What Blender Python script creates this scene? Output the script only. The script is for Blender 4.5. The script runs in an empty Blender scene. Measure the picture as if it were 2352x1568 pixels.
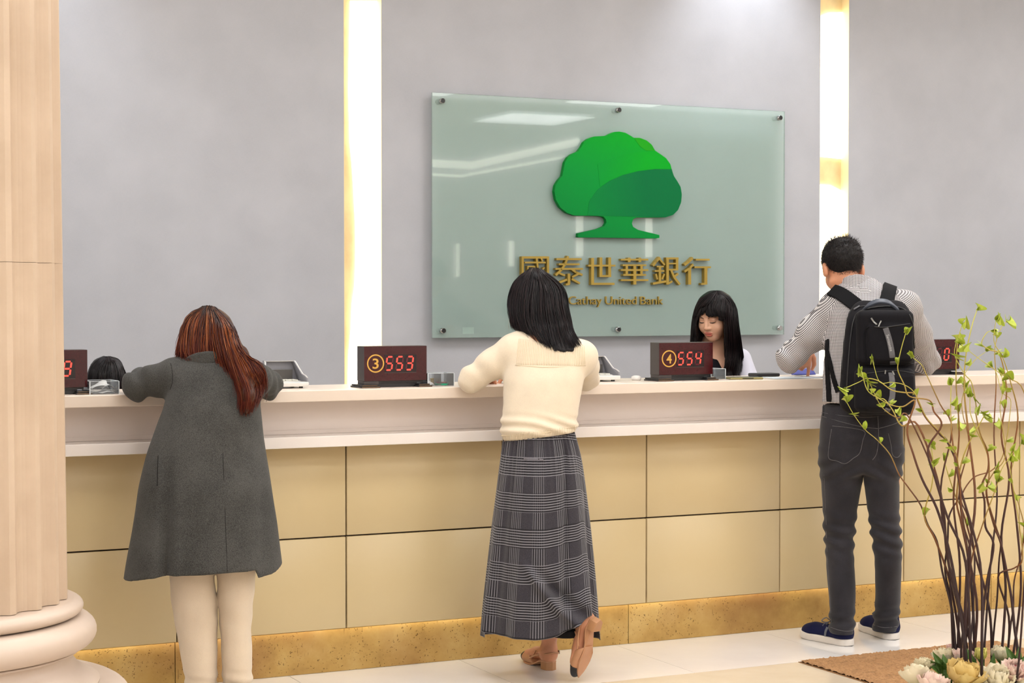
import bpy, bmesh, math, random
import numpy as np
from mathutils import Vector, Matrix
from mathutils.bvhtree import BVHTree

random.seed(7); RNG = np.random.default_rng(11)
SC = bpy.context.scene
COL = SC.collection
PI = math.pi

# ------------------------------------------------------------------ camera
FPX = 4200.0                                   # focal length in pixels of the 2352 x 1568 frame
YAW = math.atan(FPX / 8624.0)                  # the counter runs along +X; the lens looks 26 deg to the right of its normal
PITCH = math.atan(96 / FPX)
CAM = np.array([0.0, -6.6388, 1.45])
cam_d = bpy.data.cameras.new('camera'); cam_d.sensor_width = 36.0; cam_d.lens = FPX / 2352 * 36
cam_d.clip_start = 0.05; cam_d.clip_end = 200
cam = bpy.data.objects.new('camera', cam_d); COL.objects.link(cam)
cam.location = CAM; cam.rotation_euler = (PI / 2 - PITCH, 0, -YAW)
SC.camera = cam

# ------------------------------------------------------------------ world, exposure
W = bpy.data.worlds.new('world'); SC.world = W; W.use_nodes = True
W.node_tree.nodes['Background'].inputs[0].default_value = (0.95, 0.93, 0.92, 1)
W.node_tree.nodes['Background'].inputs[1].default_value = 0.15
SC.view_settings.view_transform = 'Standard'; SC.view_settings.look = 'None'
SC.view_settings.exposure = 0.0; SC.view_settings.gamma = 1.0; SC.view_settings.use_curve_mapping = False
SC.cycles.max_bounces = 8; SC.cycles.diffuse_bounces = 4; SC.cycles.glossy_bounces = 4
SC.cycles.transparent_max_bounces = 16; SC.cycles.caustics_reflective = False; SC.cycles.caustics_refractive = False
SC.cycles.sample_clamp_indirect = 6.0
CEIL_LIGHT = 10.0                                # emission of each luminous ceiling panel
WASH = 75.0                                     # watts of each wall-washing downlight

# pixel <-> place helpers (plain pinhole geometry, used to survey positions from the photograph)
_fw = np.array([math.sin(YAW) * math.cos(PITCH), math.cos(YAW) * math.cos(PITCH), -math.sin(PITCH)])
_rt = np.array([math.cos(YAW), -math.sin(YAW), 0.0]); _up = np.cross(_rt, _fw)
def ray(px, py): return _fw + _rt * (px - 1176) / FPX + _up * (784 - py) / FPX
def onY(px, py, Y): d = ray(px, py); return CAM + d * (Y - CAM[1]) / d[1]
def onZ(px, py, Z): d = ray(px, py); return CAM + d * (Z - CAM[2]) / d[2]
def atD(px, py, D): return CAM + ray(px, py) * D          # D = distance along the lens axis

# ------------------------------------------------------------------ object helpers
def lin(h):
    h = h.lstrip('#'); v = [int(h[i:i + 2], 16) / 255 for i in (0, 2, 4)]
    return tuple(c / 12.92 if c <= .04045 else ((c + .055) / 1.055) ** 2.4 for c in v)
def tag(o, label, cat, group=None):
    o['label'] = label; o['category'] = cat
    if group: o['group'] = group
    return o
def struct(o): o['kind'] = 'structure'; return o
def empty(name, loc=(0, 0, 0), rz=0.0, parent=None):
    o = bpy.data.objects.new(name, None); COL.objects.link(o); o.location = loc; o.rotation_euler = (0, 0, rz)
    o.empty_display_size = 0.05
    if parent: o.parent = parent
    return o
def link(name, me, mat=None, parent=None, smooth=False):
    o = bpy.data.objects.new(name, me); COL.objects.link(o)
    if mat is not None:
        for m in (mat if isinstance(mat, (list, tuple)) else [mat]): me.materials.append(m)
    if parent: o.parent = parent
    if smooth: me.shade_smooth()
    return o
def npmesh(name, V, F, uv=None, mi=None):
    """V (n,3), F (m,k) arrays -> mesh"""
    V = np.asarray(V, np.float32); F = np.asarray(F, np.int32); k = F.shape[1]
    me = bpy.data.meshes.new(name)
    me.vertices.add(len(V)); me.vertices.foreach_set('co', V.ravel())
    me.loops.add(F.size); me.loops.foreach_set('vertex_index', F.ravel())
    me.polygons.add(len(F)); me.polygons.foreach_set('loop_start', np.arange(0, F.size, k, dtype=np.int32))
    if mi is not None: me.polygons.foreach_set('material_index', np.asarray(mi, np.int32))
    me.update(calc_edges=True)
    if uv is not None:
        l = me.uv_layers.new(name='UVMap'); l.data.foreach_set('uv', np.asarray(uv, np.float32).ravel())
    return me
class MB:
    """collects boxes, tubes and prisms into one mesh"""
    def __init__(s): s.v = []; s.f = []
    def add(s, v, f):
        n = len(s.v); s.v += [tuple(map(float, q)) for q in v]; s.f += [tuple(int(i) + n for i in q) for q in f]; return s
    def box(s, x0, x1, y0, y1, z0, z1):
        return s.add([(x0, y0, z0), (x1, y0, z0), (x1, y1, z0), (x0, y1, z0), (x0, y0, z1), (x1, y0, z1), (x1, y1, z1), (x0, y1, z1)],
                     [(0, 3, 2, 1), (4, 5, 6, 7), (0, 1, 5, 4), (1, 2, 6, 5), (2, 3, 7, 6), (3, 0, 4, 7)])
    def prism(s, poly, y0, y1):
        """poly in (x,z), extruded along y"""
        n = len(poly); a = sum(poly[i][0] * poly[(i + 1) % n][1] - poly[(i + 1) % n][0] * poly[i][1] for i in range(n))
        if a < 0: poly = poly[::-1]
        v = [(p[0], y0, p[1]) for p in poly] + [(p[0], y1, p[1]) for p in poly]
        f = [tuple(range(n)), tuple(range(2 * n - 1, n - 1, -1))] + [(i, i + n, (i + 1) % n + n, (i + 1) % n) for i in range(n)]
        return s.add(v, f)
    def tube(s, pts, r, n=8, cap=True):
        pts = np.asarray(pts, float); m = len(pts); r = np.broadcast_to(np.asarray(r, float), (m,))
        T = np.gradient(pts, axis=0); T /= np.linalg.norm(T, axis=1)[:, None] + 1e-9
        ref = np.array([0, 0, 1.0]) if abs(T[0][2]) < .9 else np.array([1.0, 0, 0])
        u = np.cross(T[0], ref); u /= np.linalg.norm(u); v = []
        for i in range(m):
            u = u - T[i] * (u @ T[i]); u /= np.linalg.norm(u) + 1e-9; w = np.cross(T[i], u)
            for k in range(n):
                a = 2 * PI * k / n; v.append(pts[i] + r[i] * (math.cos(a) * u + math.sin(a) * w))
        f = [(i * n + k, i * n + (k + 1) % n, (i + 1) * n + (k + 1) % n, (i + 1) * n + k) for i in range(m - 1) for k in range(n)]
        if cap: f += [tuple(range(n - 1, -1, -1)), tuple(range((m - 1) * n, m * n))]
        return s.add(v, f)
    def ribbon(s, pts, nrm, width, thick):
        """flat band with real thickness along pts, nrm = outward normals, width constant or per point"""
        pts = np.asarray(pts, float); nrm = np.asarray(nrm, float); m = len(pts)
        width = np.broadcast_to(np.asarray(width, float), (m,)); T = np.gradient(pts, axis=0)
        T /= np.linalg.norm(T, axis=1)[:, None] + 1e-9
        B = np.cross(T, nrm); B /= np.linalg.norm(B, axis=1)[:, None] + 1e-9; N = np.cross(B, T)
        v = []
        for i in range(m):
            b = B[i] * width[i] / 2; t = N[i] * thick
            v += [pts[i] - b, pts[i] + b, pts[i] + b * .92 + t, pts[i] - b * .92 + t]
        f = [(i * 4 + k, i * 4 + (k + 1) % 4, i * 4 + 4 + (k + 1) % 4, i * 4 + 4 + k) for i in range(m - 1) for k in range(4)]
        f += [(3, 2, 1, 0), tuple(range(m * 4 - 4, m * 4))]
        return s.add(v, f)
    def lathe(s, prof, n=48):
        v = [(r * math.cos(2 * PI * k / n), r * math.sin(2 * PI * k / n), z) for r, z in prof for k in range(n)]
        f = [(i * n + k, i * n + (k + 1) % n, (i + 1) * n + (k + 1) % n, (i + 1) * n + k) for i in range(len(prof) - 1) for k in range(n)]
        f += [tuple(range(n - 1, -1, -1)), tuple(range((len(prof) - 1) * n, len(prof) * n))]
        return s.add(v, f)
    def build(s, name, mat=None, parent=None, smooth=False, bevel=0, seg=2, fix=True):
        me = bpy.data.meshes.new(name); me.from_pydata(s.v, [], s.f); me.update()
        if fix:
            bm = bmesh.new(); bm.from_mesh(me); bmesh.ops.recalc_face_normals(bm, faces=bm.faces); bm.to_mesh(me); bm.free()
        o = link(name, me, mat, parent, smooth)
        if bevel:
            b = o.modifiers.new('bevel', 'BEVEL'); b.width = bevel; b.segments = seg; b.limit_method = 'ANGLE'; b.angle_limit = .6
            if smooth is False: me.shade_smooth(); w = o.modifiers.new('wn', 'WEIGHTED_NORMAL')
        return o
def cr(pts, n=8):
    """Catmull-Rom resample"""
    P = np.asarray(pts, float); P = np.vstack([2 * P[0] - P[1], P, 2 * P[-1] - P[-2]]); out = []
    for i in range(1, len(P) - 2):
        for t in np.linspace(0, 1, n, endpoint=False):
            a, b, c, d = P[i - 1:i + 3]
            out.append(.5 * (2 * b + (c - a) * t + (2 * a - 5 * b + 4 * c - d) * t * t + (3 * b - a - 3 * c + d) * t ** 3))
    out.append(P[-2]); return np.array(out)

# ------------------------------------------------------------------ materials
def base_mat(name):
    m = bpy.data.materials.new(name); m.use_nodes = True; nt = m.node_tree
    return m, nt, nt.nodes['Principled BSDF']
def N(nt, t, **k):
    n = nt.nodes.new(t)
    for a, b in k.items(): setattr(n, a, b)
    return n
def val(nt, x):
    n = nt.nodes.new('ShaderNodeValue'); n.outputs[0].default_value = x; return n.outputs[0]
def mth(nt, op, a, b=None, c=None, clamp=False):
    n = nt.nodes.new('ShaderNodeMath'); n.operation = op; n.use_clamp = clamp
    for i, x in enumerate((a, b, c)):
        if x is None: continue
        if isinstance(x, (int, float)): n.inputs[i].default_value = x
        else: nt.links.new(x, n.inputs[i])
    return n.outputs[0]
def mixc(nt, fac, a, b):
    n = nt.nodes.new('ShaderNodeMix'); n.data_type = 'RGBA'
    for s, x in ((n.inputs[0], fac), (n.inputs[6], a), (n.inputs[7], b)):
        if isinstance(x, (int, float)): s.default_value = x
        elif isinstance(x, tuple): s.default_value = (*x[:3], 1)
        else: nt.links.new(x, s)
    return n.outputs[2]
def coord(nt, scale=(1, 1, 1), kind='Object', rot=(0, 0, 0)):
    tc = nt.nodes.new('ShaderNodeTexCoord'); mp = nt.nodes.new('ShaderNodeMapping')
    mp.inputs['Scale'].default_value = scale; mp.inputs['Rotation'].default_value = rot
    nt.links.new(tc.outputs[kind], mp.inputs['Vector']); return mp.outputs[0]
def noise(nt, scale, detail=4, vec=None, rough=.55):
    n = nt.nodes.new('ShaderNodeTexNoise'); n.inputs['Scale'].default_value = scale; n.inputs['Detail'].default_value = detail
    n.inputs['Roughness'].default_value = rough
    if vec is not None: nt.links.new(vec, n.inputs['Vector'])
    return n.outputs['Fac']
def ramp(nt, fac, stops):
    n = nt.nodes.new('ShaderNodeValToRGB'); e = n.color_ramp.elements
    while len(e) < len(stops): e.new(.5)
    for x, (p, c) in zip(e, stops): x.position = p; x.color = (*c[:3], 1)
    nt.links.new(fac, n.inputs[0]); return n.outputs[0]
def bump(nt, bs, h, strength=.3, dist=.01):
    n = nt.nodes.new('ShaderNodeBump'); n.inputs['Strength'].default_value = strength; n.inputs['Distance'].default_value = dist
    nt.links.new(h, n.inputs['Height']); nt.links.new(n.outputs[0], bs.inputs['Normal'])
def mat(name, col, rough=.5, metal=0.0, var=None, bmp=None, spec=.5, sheen=0, coat=0, emit=0, ecol=None, sss=0, scale=(1, 1, 1)):
    m, nt, b = base_mat(name)
    if isinstance(col, str): col = lin(col)
    b.inputs['Roughness'].default_value = rough; b.inputs['Metallic'].default_value = metal
    b.inputs['Specular IOR Level'].default_value = spec; b.inputs['Base Color'].default_value = (*col, 1)
    b.inputs['Sheen Weight'].default_value = sheen; b.inputs['Coat Weight'].default_value = coat
    if emit: b.inputs['Emission Color'].default_value = (*(ecol or col), 1); b.inputs['Emission Strength'].default_value = emit
    if sss: b.inputs['Subsurface Weight'].default_value = sss; b.inputs['Subsurface Radius'].default_value = (.01, .004, .002); b.inputs['Subsurface Scale'].default_value = 1
    if var:                                                # (noise scale, amount)
        f = noise(nt, var[0], 5, coord(nt, scale)); a = var[1]
        lo = tuple(c * (1 - a) for c in col); hi = tuple(min(1, c * (1 + a)) for c in col)
        nt.links.new(ramp(nt, f, [(.3, lo), (.7, hi)]), b.inputs['Base Color'])
    if bmp: bump(nt, b, noise(nt, bmp[0], 3, coord(nt, scale)), bmp[1], bmp[2] if len(bmp) > 2 else .002)
    return m
# ------------------------------------------------------------------ shared materials
def m_wall():
    m, nt, b = base_mat('grey wall covering'); v = coord(nt, (1, 1, 1))
    f = noise(nt, 3.0, 3, v); c = ramp(nt, f, [(.3, lin('#a7a9af')), (.7, lin('#b1b3b9'))])
    w1 = noise(nt, 1.0, 2, coord(nt, (700, 700, 60))); w2 = noise(nt, 1.0, 2, coord(nt, (60, 60, 700)))
    s = mth(nt, 'ADD', w1, w2); c2 = mixc(nt, mth(nt, 'MULTIPLY', mth(nt, 'SUBTRACT', s, .8, clamp=True), .5), c, lin('#bcbbc0'))
    nt.links.new(c2, b.inputs['Base Color']); b.inputs['Roughness'].default_value = .62
    bump(nt, b, s, .12, .001); return m
def ramp_f(nt, f, a, b):
    n = nt.nodes.new('ShaderNodeMapRange'); n.inputs[1].default_value = a; n.inputs[2].default_value = b; nt.links.new(f, n.inputs[0]); return n.outputs[0]
def m_gold(name='gold leaf panel', speck=True, dark=1.0):
    m, nt, b = base_mat(name); v = coord(nt)
    f = noise(nt, 5, 6, v, .65); c = ramp(nt, f, [(.25, tuple(x * dark for x in lin('#94723f'))), (.5, tuple(x * dark for x in lin('#b69455'))), (.75, tuple(x * dark for x in lin('#c8ab70')))])
    if speck:
        s = noise(nt, 130, 2, v); blot = noise(nt, 6, 3, v)
        k = mth(nt, 'MULTIPLY', mth(nt, 'GREATER_THAN', s, .66), mth(nt, 'GREATER_THAN', blot, .47))
        st = noise(nt, 1.0, 2, coord(nt, (160, 160, 14))); k2 = mth(nt, 'MULTIPLY', mth(nt, 'GREATER_THAN', st, .68), mth(nt, 'GREATER_THAN', noise(nt, 2.2, 2, v), .58))
        c = mixc(nt, mth(nt, 'MULTIPLY', mth(nt, 'MAXIMUM', k, k2), .75), c, lin('#4a3116'))
    c = mixc(nt, mth(nt, 'MULTIPLY', ramp_f(nt, noise(nt, 1.7, 3, v), .5, .7), .55), c, lin('#8a5a3c'))
    nt.links.new(c, b.inputs['Base Color']); b.inputs['Metallic'].default_value = .45; b.inputs['Roughness'].default_value = .42
    bump(nt, b, f, .15, .003); return m
def m_stone(name, a, c2, rough=.2, scale=4, vein=.35):
    m, nt, b = base_mat(name); v = coord(nt)
    n1 = noise(nt, scale, 8, v, .6); c = ramp(nt, n1, [(.3, lin(a)), (.7, lin(c2))])
    nt.links.new(c, b.inputs['Base Color']); b.inputs['Roughness'].default_value = rough; return m
def m_emit(name, col, s):
    m = bpy.data.materials.new(name); m.use_nodes = True; nt = m.node_tree; nt.nodes.remove(nt.nodes['Principled BSDF'])
    e = nt.nodes.new('ShaderNodeEmission'); e.inputs[0].default_value = (*col, 1); e.inputs[1].default_value = s
    nt.links.new(e.outputs[0], nt.nodes['Material Output'].inputs[0]); return m
def m_clear(name, tint, gloss_rough=.02, ior=1.5, white=0.0, wcol=(1, 1, 1)):
    """clear sheet: tinted see-through with real Fresnel reflection (and a little milky scatter)"""
    m = bpy.data.materials.new(name); m.use_nodes = True; nt = m.node_tree; nt.nodes.remove(nt.nodes['Principled BSDF'])
    t = nt.nodes.new('ShaderNodeBsdfTransparent'); t.inputs[0].default_value = (*tint, 1)
    g = nt.nodes.new('ShaderNodeBsdfGlossy'); g.inputs['Roughness'].default_value = gloss_rough
    fr = nt.nodes.new('ShaderNodeFresnel'); fr.inputs[0].default_value = ior
    mx = nt.nodes.new('ShaderNodeMixShader'); nt.links.new(fr.outputs[0], mx.inputs[0]); nt.links.new(t.outputs[0], mx.inputs[1]); nt.links.new(g.outputs[0], mx.inputs[2])
    out = mx.outputs[0]
    if white:
        d = nt.nodes.new('ShaderNodeBsdfDiffuse'); d.inputs[0].default_value = (*wcol, 1)
        m2 = nt.nodes.new('ShaderNodeMixShader'); m2.inputs[0].default_value = white
        nt.links.new(out, m2.inputs[1]); nt.links.new(d.outputs[0], m2.inputs[2]); out = m2.outputs[0]
    nt.links.new(out, nt.nodes['Material Output'].inputs[0]); return m
WALL = m_wall(); GOLD = m_gold(); GOLDN = mat('pale gold leaf niche back', '#e8d3a2', .55, .0, var=(9, .16), scale=(1, 1, .6))
WHITE_TILE = m_stone('white polished stone', '#dddad8', '#e6e4e2', .09, 2.5)
BEIGE_TILE = m_stone('beige polished stone', '#c4b49e', '#cec0ac', .2, 3)
CREAM_WALL = mat('pale plaster', '#dcdbdb', .7, var=(2, .04))
CEILM = mat('white ceiling paint', '#e4e0da', .8, var=(3, .02))
JAMB = mat('cream niche jamb', '#eddcb4', .5, var=(6, .03))
LAMP = m_emit('warm white lamp diffuser', (1.0, .86, .60), 6.0)
PANEL_GLOW = m_emit('ceiling lamp diffuser', (1.0, .985, .975), CEIL_LIGHT)

# ------------------------------------------------------------------ room
WY = 2.0; CZ = 3.8; X0, X1, YR = -6.0, 14.0, -12.0
N1 = (3.269, 3.473); N2 = (6.163, 6.364)
struct(tag(MB().box(X0, X1, YR, WY + .3, -.06, -.008).build('floor', BEIGE_TILE), 'polished stone floor of the banking hall', 'floor'))
FLOOR = bpy.data.objects['floor']
TG = .0012
def tile_grid(xs, ys, m):
    cache = {}
    for x0, x1 in zip(xs[:-1], xs[1:]):
        for y0, y1 in zip(ys[:-1], ys[1:]):
            k = (round(x1 - x0, 3), round(y1 - y0, 3))
            if k not in cache:
                o = MB().box(TG, k[0] - TG, TG, k[1] - TG, -.008, 0).build('tile', m, FLOOR); cache[k] = o.data
            else: o = link('tile', cache[k], None, FLOOR)
            o.location = (x0, y0, 0)
xs_w = [3.02 + .72 * k for k in range(-8, 11)]
tile_grid(xs_w, [-.585, .06], WHITE_TILE)
tile_grid([3.22 - 1.0 * k for k in range(8, -1, -1)] + [4.22], [-4.585, -3.585, -2.585, -1.585, -.585], BEIGE_TILE)
tile_grid([5.22 + 1.0 * k for k in range(0, 6)], [-4.585, -3.585, -2.585, -1.585, -.585], BEIGE_TILE)
tile_grid([4.22, 5.22], [-4.585, -3.585, -2.585], BEIGE_TILE)
struct(tag(MB().box(X0, X1, YR, WY + .3, CZ, CZ + .1).build('ceiling', CEILM), 'white painted ceiling of the banking hall', 'ceiling'))
wb = empty('wall_back', (0, 0, 0)); struct(tag(wb, 'grey textured wall behind the service counter with lit niches', 'wall'))
for a, b_ in ((X0, N1[0]), (N1[1], N2[0]), (N2[1], X1)):
    MB().box(a, b_, WY, WY + .10, 0, CZ).build('wall_section', WALL, wb)
for a, b_ in (N1, N2):
    MB().box(a - .05, b_ + .05, WY + .072, WY + .12, 0, CZ).build('niche_back', GOLDN, wb)
    MB().box(b_ - .0015, b_ + .002, WY + .001, WY + .072, 0, CZ).build('niche_jamb', JAMB, wb)
    MB().box(a - .002, a + .0015, WY + .001, WY + .072, 0, CZ).build('niche_jamb', JAMB, wb)
struct(tag(MB().box(X0, X1, YR - .1, YR, 0, CZ).build('wall_rear', CREAM_WALL), 'cream wall on the far side of the hall', 'wall'))
struct(tag(MB().box(X0 - .1, X0, YR, WY, 0, CZ).build('wall_left', CREAM_WALL), 'cream side wall of the hall', 'wall'))
struct(tag(MB().box(X1, X1 + .1, YR, WY, 0, CZ).build('wall_right', CREAM_WALL), 'cream side wall of the hall by the counter end', 'wall'))

# lit diffusers in the two niches (the gold leaf shows beside and between them)
def wall_lamp(poly, lab):
    o = MB().prism(poly, WY + .060, WY + .071).build('niche_light', LAMP)
    tag(o, lab, 'lamp', 'lamp diffusers in the wall niches')
def nx(n, f): return n[0] + f * (n[1] - n[0])
l1 = [(nx(N1, .985), .9), (nx(N1, .985), CZ - .83), (nx(N1, .30), CZ - .84)]
l1 += [(nx(N1, f), z) for f, z in ((.27, 2.7), (.25, 2.5), (.27, 2.35), (.28, 2.25), (.33, 2.15), (.38, 2.0), (.42, 1.85), (.43, 1.7), (.42, 1.6), (.40, 1.52), (.33, 1.43), (.30, 1.30), (.24, 1.18), (.22, 1.05), (.20, .9))]
wall_lamp(l1, 'tall warm-white light in the niche behind the display reading 553')
wall_lamp([(nx(N2, .01), 2.275), (nx(N2, .985), 2.265), (nx(N2, .985), 3.11), (nx(N2, .5), 3.10), (nx(N2, .01), 3.06)], 'warm-white light in the upper part of the niche above the backpacker')
wall_lamp([(nx(N2, .01), .9), (nx(N2, .985), .9), (nx(N2, .985), 2.08), (nx(N2, .6), 2.11), (nx(N2, .01), 2.115)], 'warm-white light in the lower part of the niche behind the backpacker')

# ceiling panels
k = 0
for ix in range(6):
    for iy in range(5):
        x, y = -3 + 2.7 * ix, -10.4 + 2.55 * iy
        r = empty('ceiling_light', (x, y, CZ))
        tag(r, 'square luminous ceiling panel of the banking hall', 'lamp', 'luminous panels in the ceiling')
        MB().box(-.62, .62, -.62, .62, -.03, -.001).build('frame', CEILM, r)
        MB().box(-.58, .58, -.58, .58, -.036, -.0302).build('diffuser', PANEL_GLOW, r)
# wall-washing downlights along the counter wall
DL = mat('white lamp ring', '#e8e8e8', .4, var=(20, .02)); DLG = m_emit('downlight lens', (.93, .96, 1.0), 5)
for x in (1.55, 5.65, 8.6):
    r = empty('downlight', (x, WY - .42, CZ)); tag(r, 'round recessed downlight washing the grey wall', 'lamp', 'downlights along the counter wall')
    MB().lathe([(.075, -.012), (.075, -.001)], 24).build('ring', DL, r); MB().lathe([(.05, -.016), (.05, -.0125)], 24).build('lens', DLG, r)
    l = bpy.data.lights.new('downlight_beam', 'SPOT'); l.energy = WASH; l.color = (.90, .94, 1.0); l.spot_size = 1.5; l.spot_blend = .8; l.shadow_soft_size = .06
    lo = bpy.data.objects.new('downlight_beam', l); COL.objects.link(lo); lo.parent = r; lo.location = (0, 0, -.03); lo.rotation_euler = (.25, 0, 0)
# cove lines and lit strips on the far side of the hall (they mirror in the glass sign)
COVE = m_emit('cove light', (1.0, .93, .80), 7.0)
def rear_strip(pts, w, lab):
    m = MB(); t = w / 2
    for (xa, za), (xb, zb) in zip(pts[:-1], pts[1:]):
        d = np.array([xb - xa, zb - za]); d /= np.linalg.norm(d); n = np.array([-d[1], d[0]]) * t
        m.prism([(xa - n[0], za - n[1]), (xb - n[0], zb - n[1]), (xb + n[0], zb + n[1]), (xa + n[0], za + n[1])], YR + .001, YR + .05)
    tag(m.build('cove_light', COVE), lab, 'lamp', 'light strips on the far wall')
rear_strip([(9.2, 3.29), (10.35, 3.27), (12.0, 3.66)], .10, 'broad bent cove light on the far wall')
rear_strip([(9.2, 3.14), (10.2, 3.12), (11.9, 3.46)], .03, 'thin bent cove light below the broad one on the far wall')
for x, z0, z1, w in ((10.14, 1.75, 2.2, .03), (10.95, 1.9, 2.25, .06), (12.01, 2.05, 2.62, .09), (13.13, 2.05, 2.6, .09)):
    rear_strip([(x, z0), (x, z1)], w, 'upright light strip on the far wall')

# brown carpet inlay in front of the counter
CARPET = None
def m_carpet():
    m, nt, b = base_mat('brown looped carpet'); v = coord(nt)
    n1 = noise(nt, 60, 5, v, .7); n2 = noise(nt, 9, 3, v)
    c = ramp(nt, n1, [(.25, lin('#5e3f22')), (.5, lin('#9a7047')), (.8, lin('#bd9266'))])
    c = mixc(nt, mth(nt, 'MULTIPLY', n2, .4), c, lin('#b98f60'))
    nt.links.new(c, b.inputs['Base Color']); b.inputs['Roughness'].default_value = .95; bump(nt, b, n1, .8, .01); return m
CARPET = m_carpet()
nxg, nyg = 100, 200
gx, gy = np.meshgrid(np.linspace(4.225, 5.215, nxg), np.linspace(-2.58, -.59, nyg), indexing='ij')
gz = .007 + .0045 * np.sin(gx * 190 + 3 * np.sin(gy * 37)) * np.sin(gy * 210 + 2 * np.sin(gx * 41)) + RNG.normal(0, .0006, gx.shape)
V = np.stack([gx, gy, gz], -1).reshape(-1, 3); I = np.arange(nxg * nyg).reshape(nxg, nyg)
F = np.stack([I[:-1, :-1], I[1:, :-1], I[1:, 1:], I[:-1, 1:]], -1).reshape(-1, 4)
tag(link('carpet_inlay', npmesh('carpet', V, F), CARPET, None, True), 'brown textured carpet square set into the stone floor', 'carpet')
MB().box(4.222, 5.218, -2.583, -.587, -.008, .0015).build('carpet_backing', CARPET, bpy.data.objects['carpet_inlay'])

# ------------------------------------------------------------------ service counter
PANELM = m_stone('beige lacquer panel', '#cfba8e', '#d3c096', .38, 1.2)
STONEW = m_stone('cream solid surface', '#dfd0c1', '#e2d4c6', .3, 3)
FASC = m_stone('pale pink-beige fascia', '#e6dad2', '#e9ded7', .4, 3)
DARKB = mat('dark bronze joint', '#3a281a', .5, .3, var=(10, .2))
KLED = m_emit('warm strip lamp', (1.0, .86, .62), 10.0)
ctr = empty('service_counter', (3.5, 0, 0)); tag(ctr, 'long beige panelled bank counter with gold plinth', 'counter')
def cb(name, x0, x1, y0, y1, z0, z1, m, bevel=0):
    return MB().box(x0 - 3.5, x1 - 3.5, y0, y1, z0, z1).build(name, m, ctr, bevel=bevel)
CXA, CXB = 1.8474 - .6715 * 6, 1.8474 + .6715 * 13
cb('carcass', CXA, CXB, .017, .27, .185, .894, DARKB); cb('upper_carcass', CXA, CXB, .016, .27, .8945, 1.066, DARKB)
cache = {}
for k in range(-6, 13):
    xa = 1.8474 + .6715 * k
    for z0, z1 in ((.177, .5315), (.5375, .893)):
        if (z0,) not in cache:
            o = MB().box(.003, .6715 - .003, 0, .0165, z0, z1).build('panel', PANELM, ctr, bevel=.0015, seg=1); cache[(z0,)] = o.data
        else:
            o = link('panel', cache[(z0,)], None, ctr); b_ = o.modifiers.new('bevel', 'BEVEL'); b_.width = .0015; b_.segments = 1
        o.location = (xa - 3.5, 0, 0)
for k in range(-2, 4):
    xa = 3.803 + 1.95 * k
    o = cb('plinth_panel', xa + .0015, xa + 1.9485, .05, .065, 0.001, .165, GOLD)
cb('plinth_core', CXA, CXB, .066, .25, .001, .169, DARKB)
cb('light_baffle', CXA, CXB, .0168, .0215, .1762, .1849, DARKB)
cb('plinth_strip_light', CXA, CXB, .022, .040, .1765, .1845, KLED)
cb('ledge', CXA, CXB, -.15, .045, .895, .9365, m_stone('white solid surface', '#e2dad4', '#e6dfda', .3, 3), .002)
cb('fascia', CXA, CXB, .0, .015, .937, 1.0665, FASC)
cb('fascia_strip', CXA, CXB, -.006, -.0005, .937, .952, FASC)
o = MB().box(CXA, CXB, -.15, .27, 1.067, 1.11).build('countertop', STONEW, None, bevel=.003)
tag(o, 'long pale stone countertop with customer side overhang', 'countertop')
TOP = 1.1102
# ------------------------------------------------------------------ glass wall sign
GY = WY - .05; GT = .012
SIGN_GLASS = m_clear('pale green tinted glass', (.965, .995, .985), .015, 1.5, .25, lin('#d4f0e8'))
gs = empty('glass_sign', (4.84, GY, 1.25)); tag(gs, 'pale green glass sign panel with tree emblem and gold lettering', 'sign')
def gl(v): return (v[0] - 4.84, v[1] - GY, v[2] - 1.25)
GX0, GX1, GZ0, GZ1 = onY(993, 212, GY)[0], onY(1803, 255, GY)[0], onY(997, 776, GY)[2], onY(993, 212, GY)[2]
m = MB().box(GX0 - 4.84, GX1 - 4.84, 0, GT, GZ0 - 1.25, GZ1 - 1.25); m.build('glass_pane', SIGN_GLASS, gs, bevel=.001, seg=1)
CHROME = mat('polished steel', '#b9bcc0', .18, 1.0, var=(30, .05)); BLK = mat('black cap', '#16171a', .3, var=(30, .1))
for px, py in ((1014, 232), (1419, 253), (1789, 271), (1016, 759), (1418, 756), (1789, 753)):
    c = onY(px, py, GY)
    o = MB().tube([(c[0] - 4.84, -.018, c[2] - 1.25), (c[0] - 4.84, .05, c[2] - 1.25)], .0135, 20).build('standoff', CHROME, gs, True)
    cap_m = BLK if (px, py) != (1789, 753) else CHROME
    MB().tube([(c[0] - 4.84, -.020, c[2] - 1.25), (c[0] - 4.84, -.0182, c[2] - 1.25)], .0115, 20).build('standoff_cap', cap_m, o)
FY = -.028                                         # emblem and letters stand 28 mm proud of the pane
def z8(p, Y): return onY(960 + p[0] / 2.57, 190 + p[1] / 2.57, Y)
tree = [(1190,288),(1225,295),(1255,312),(1275,325),(1310,325),(1350,340),(1380,365),(1400,400),(1430,420),(1465,445),(1490,480),(1500,520),(1510,550),(1530,580),(1550,615),(1557,660),(1553,705),(1535,750),(1505,780),(1460,794),(1290,795),(1270,805),(1263,830),(1270,850),(1300,868),(1425,898),(1426,915),(1410,918),(950,912),(945,908),(947,888),(1060,862),(1100,845),(1113,825),(1110,805),(1095,790),(1070,786),(925,783),(880,768),(840,735),(815,690),(806,640),(812,605),(830,575),(852,550),(860,510),(868,470),(885,440),(910,420),(945,405),(965,380),(980,350),(1005,330),(1040,317),(1075,315),(1110,314),(1135,300),(1160,290)]
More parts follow.
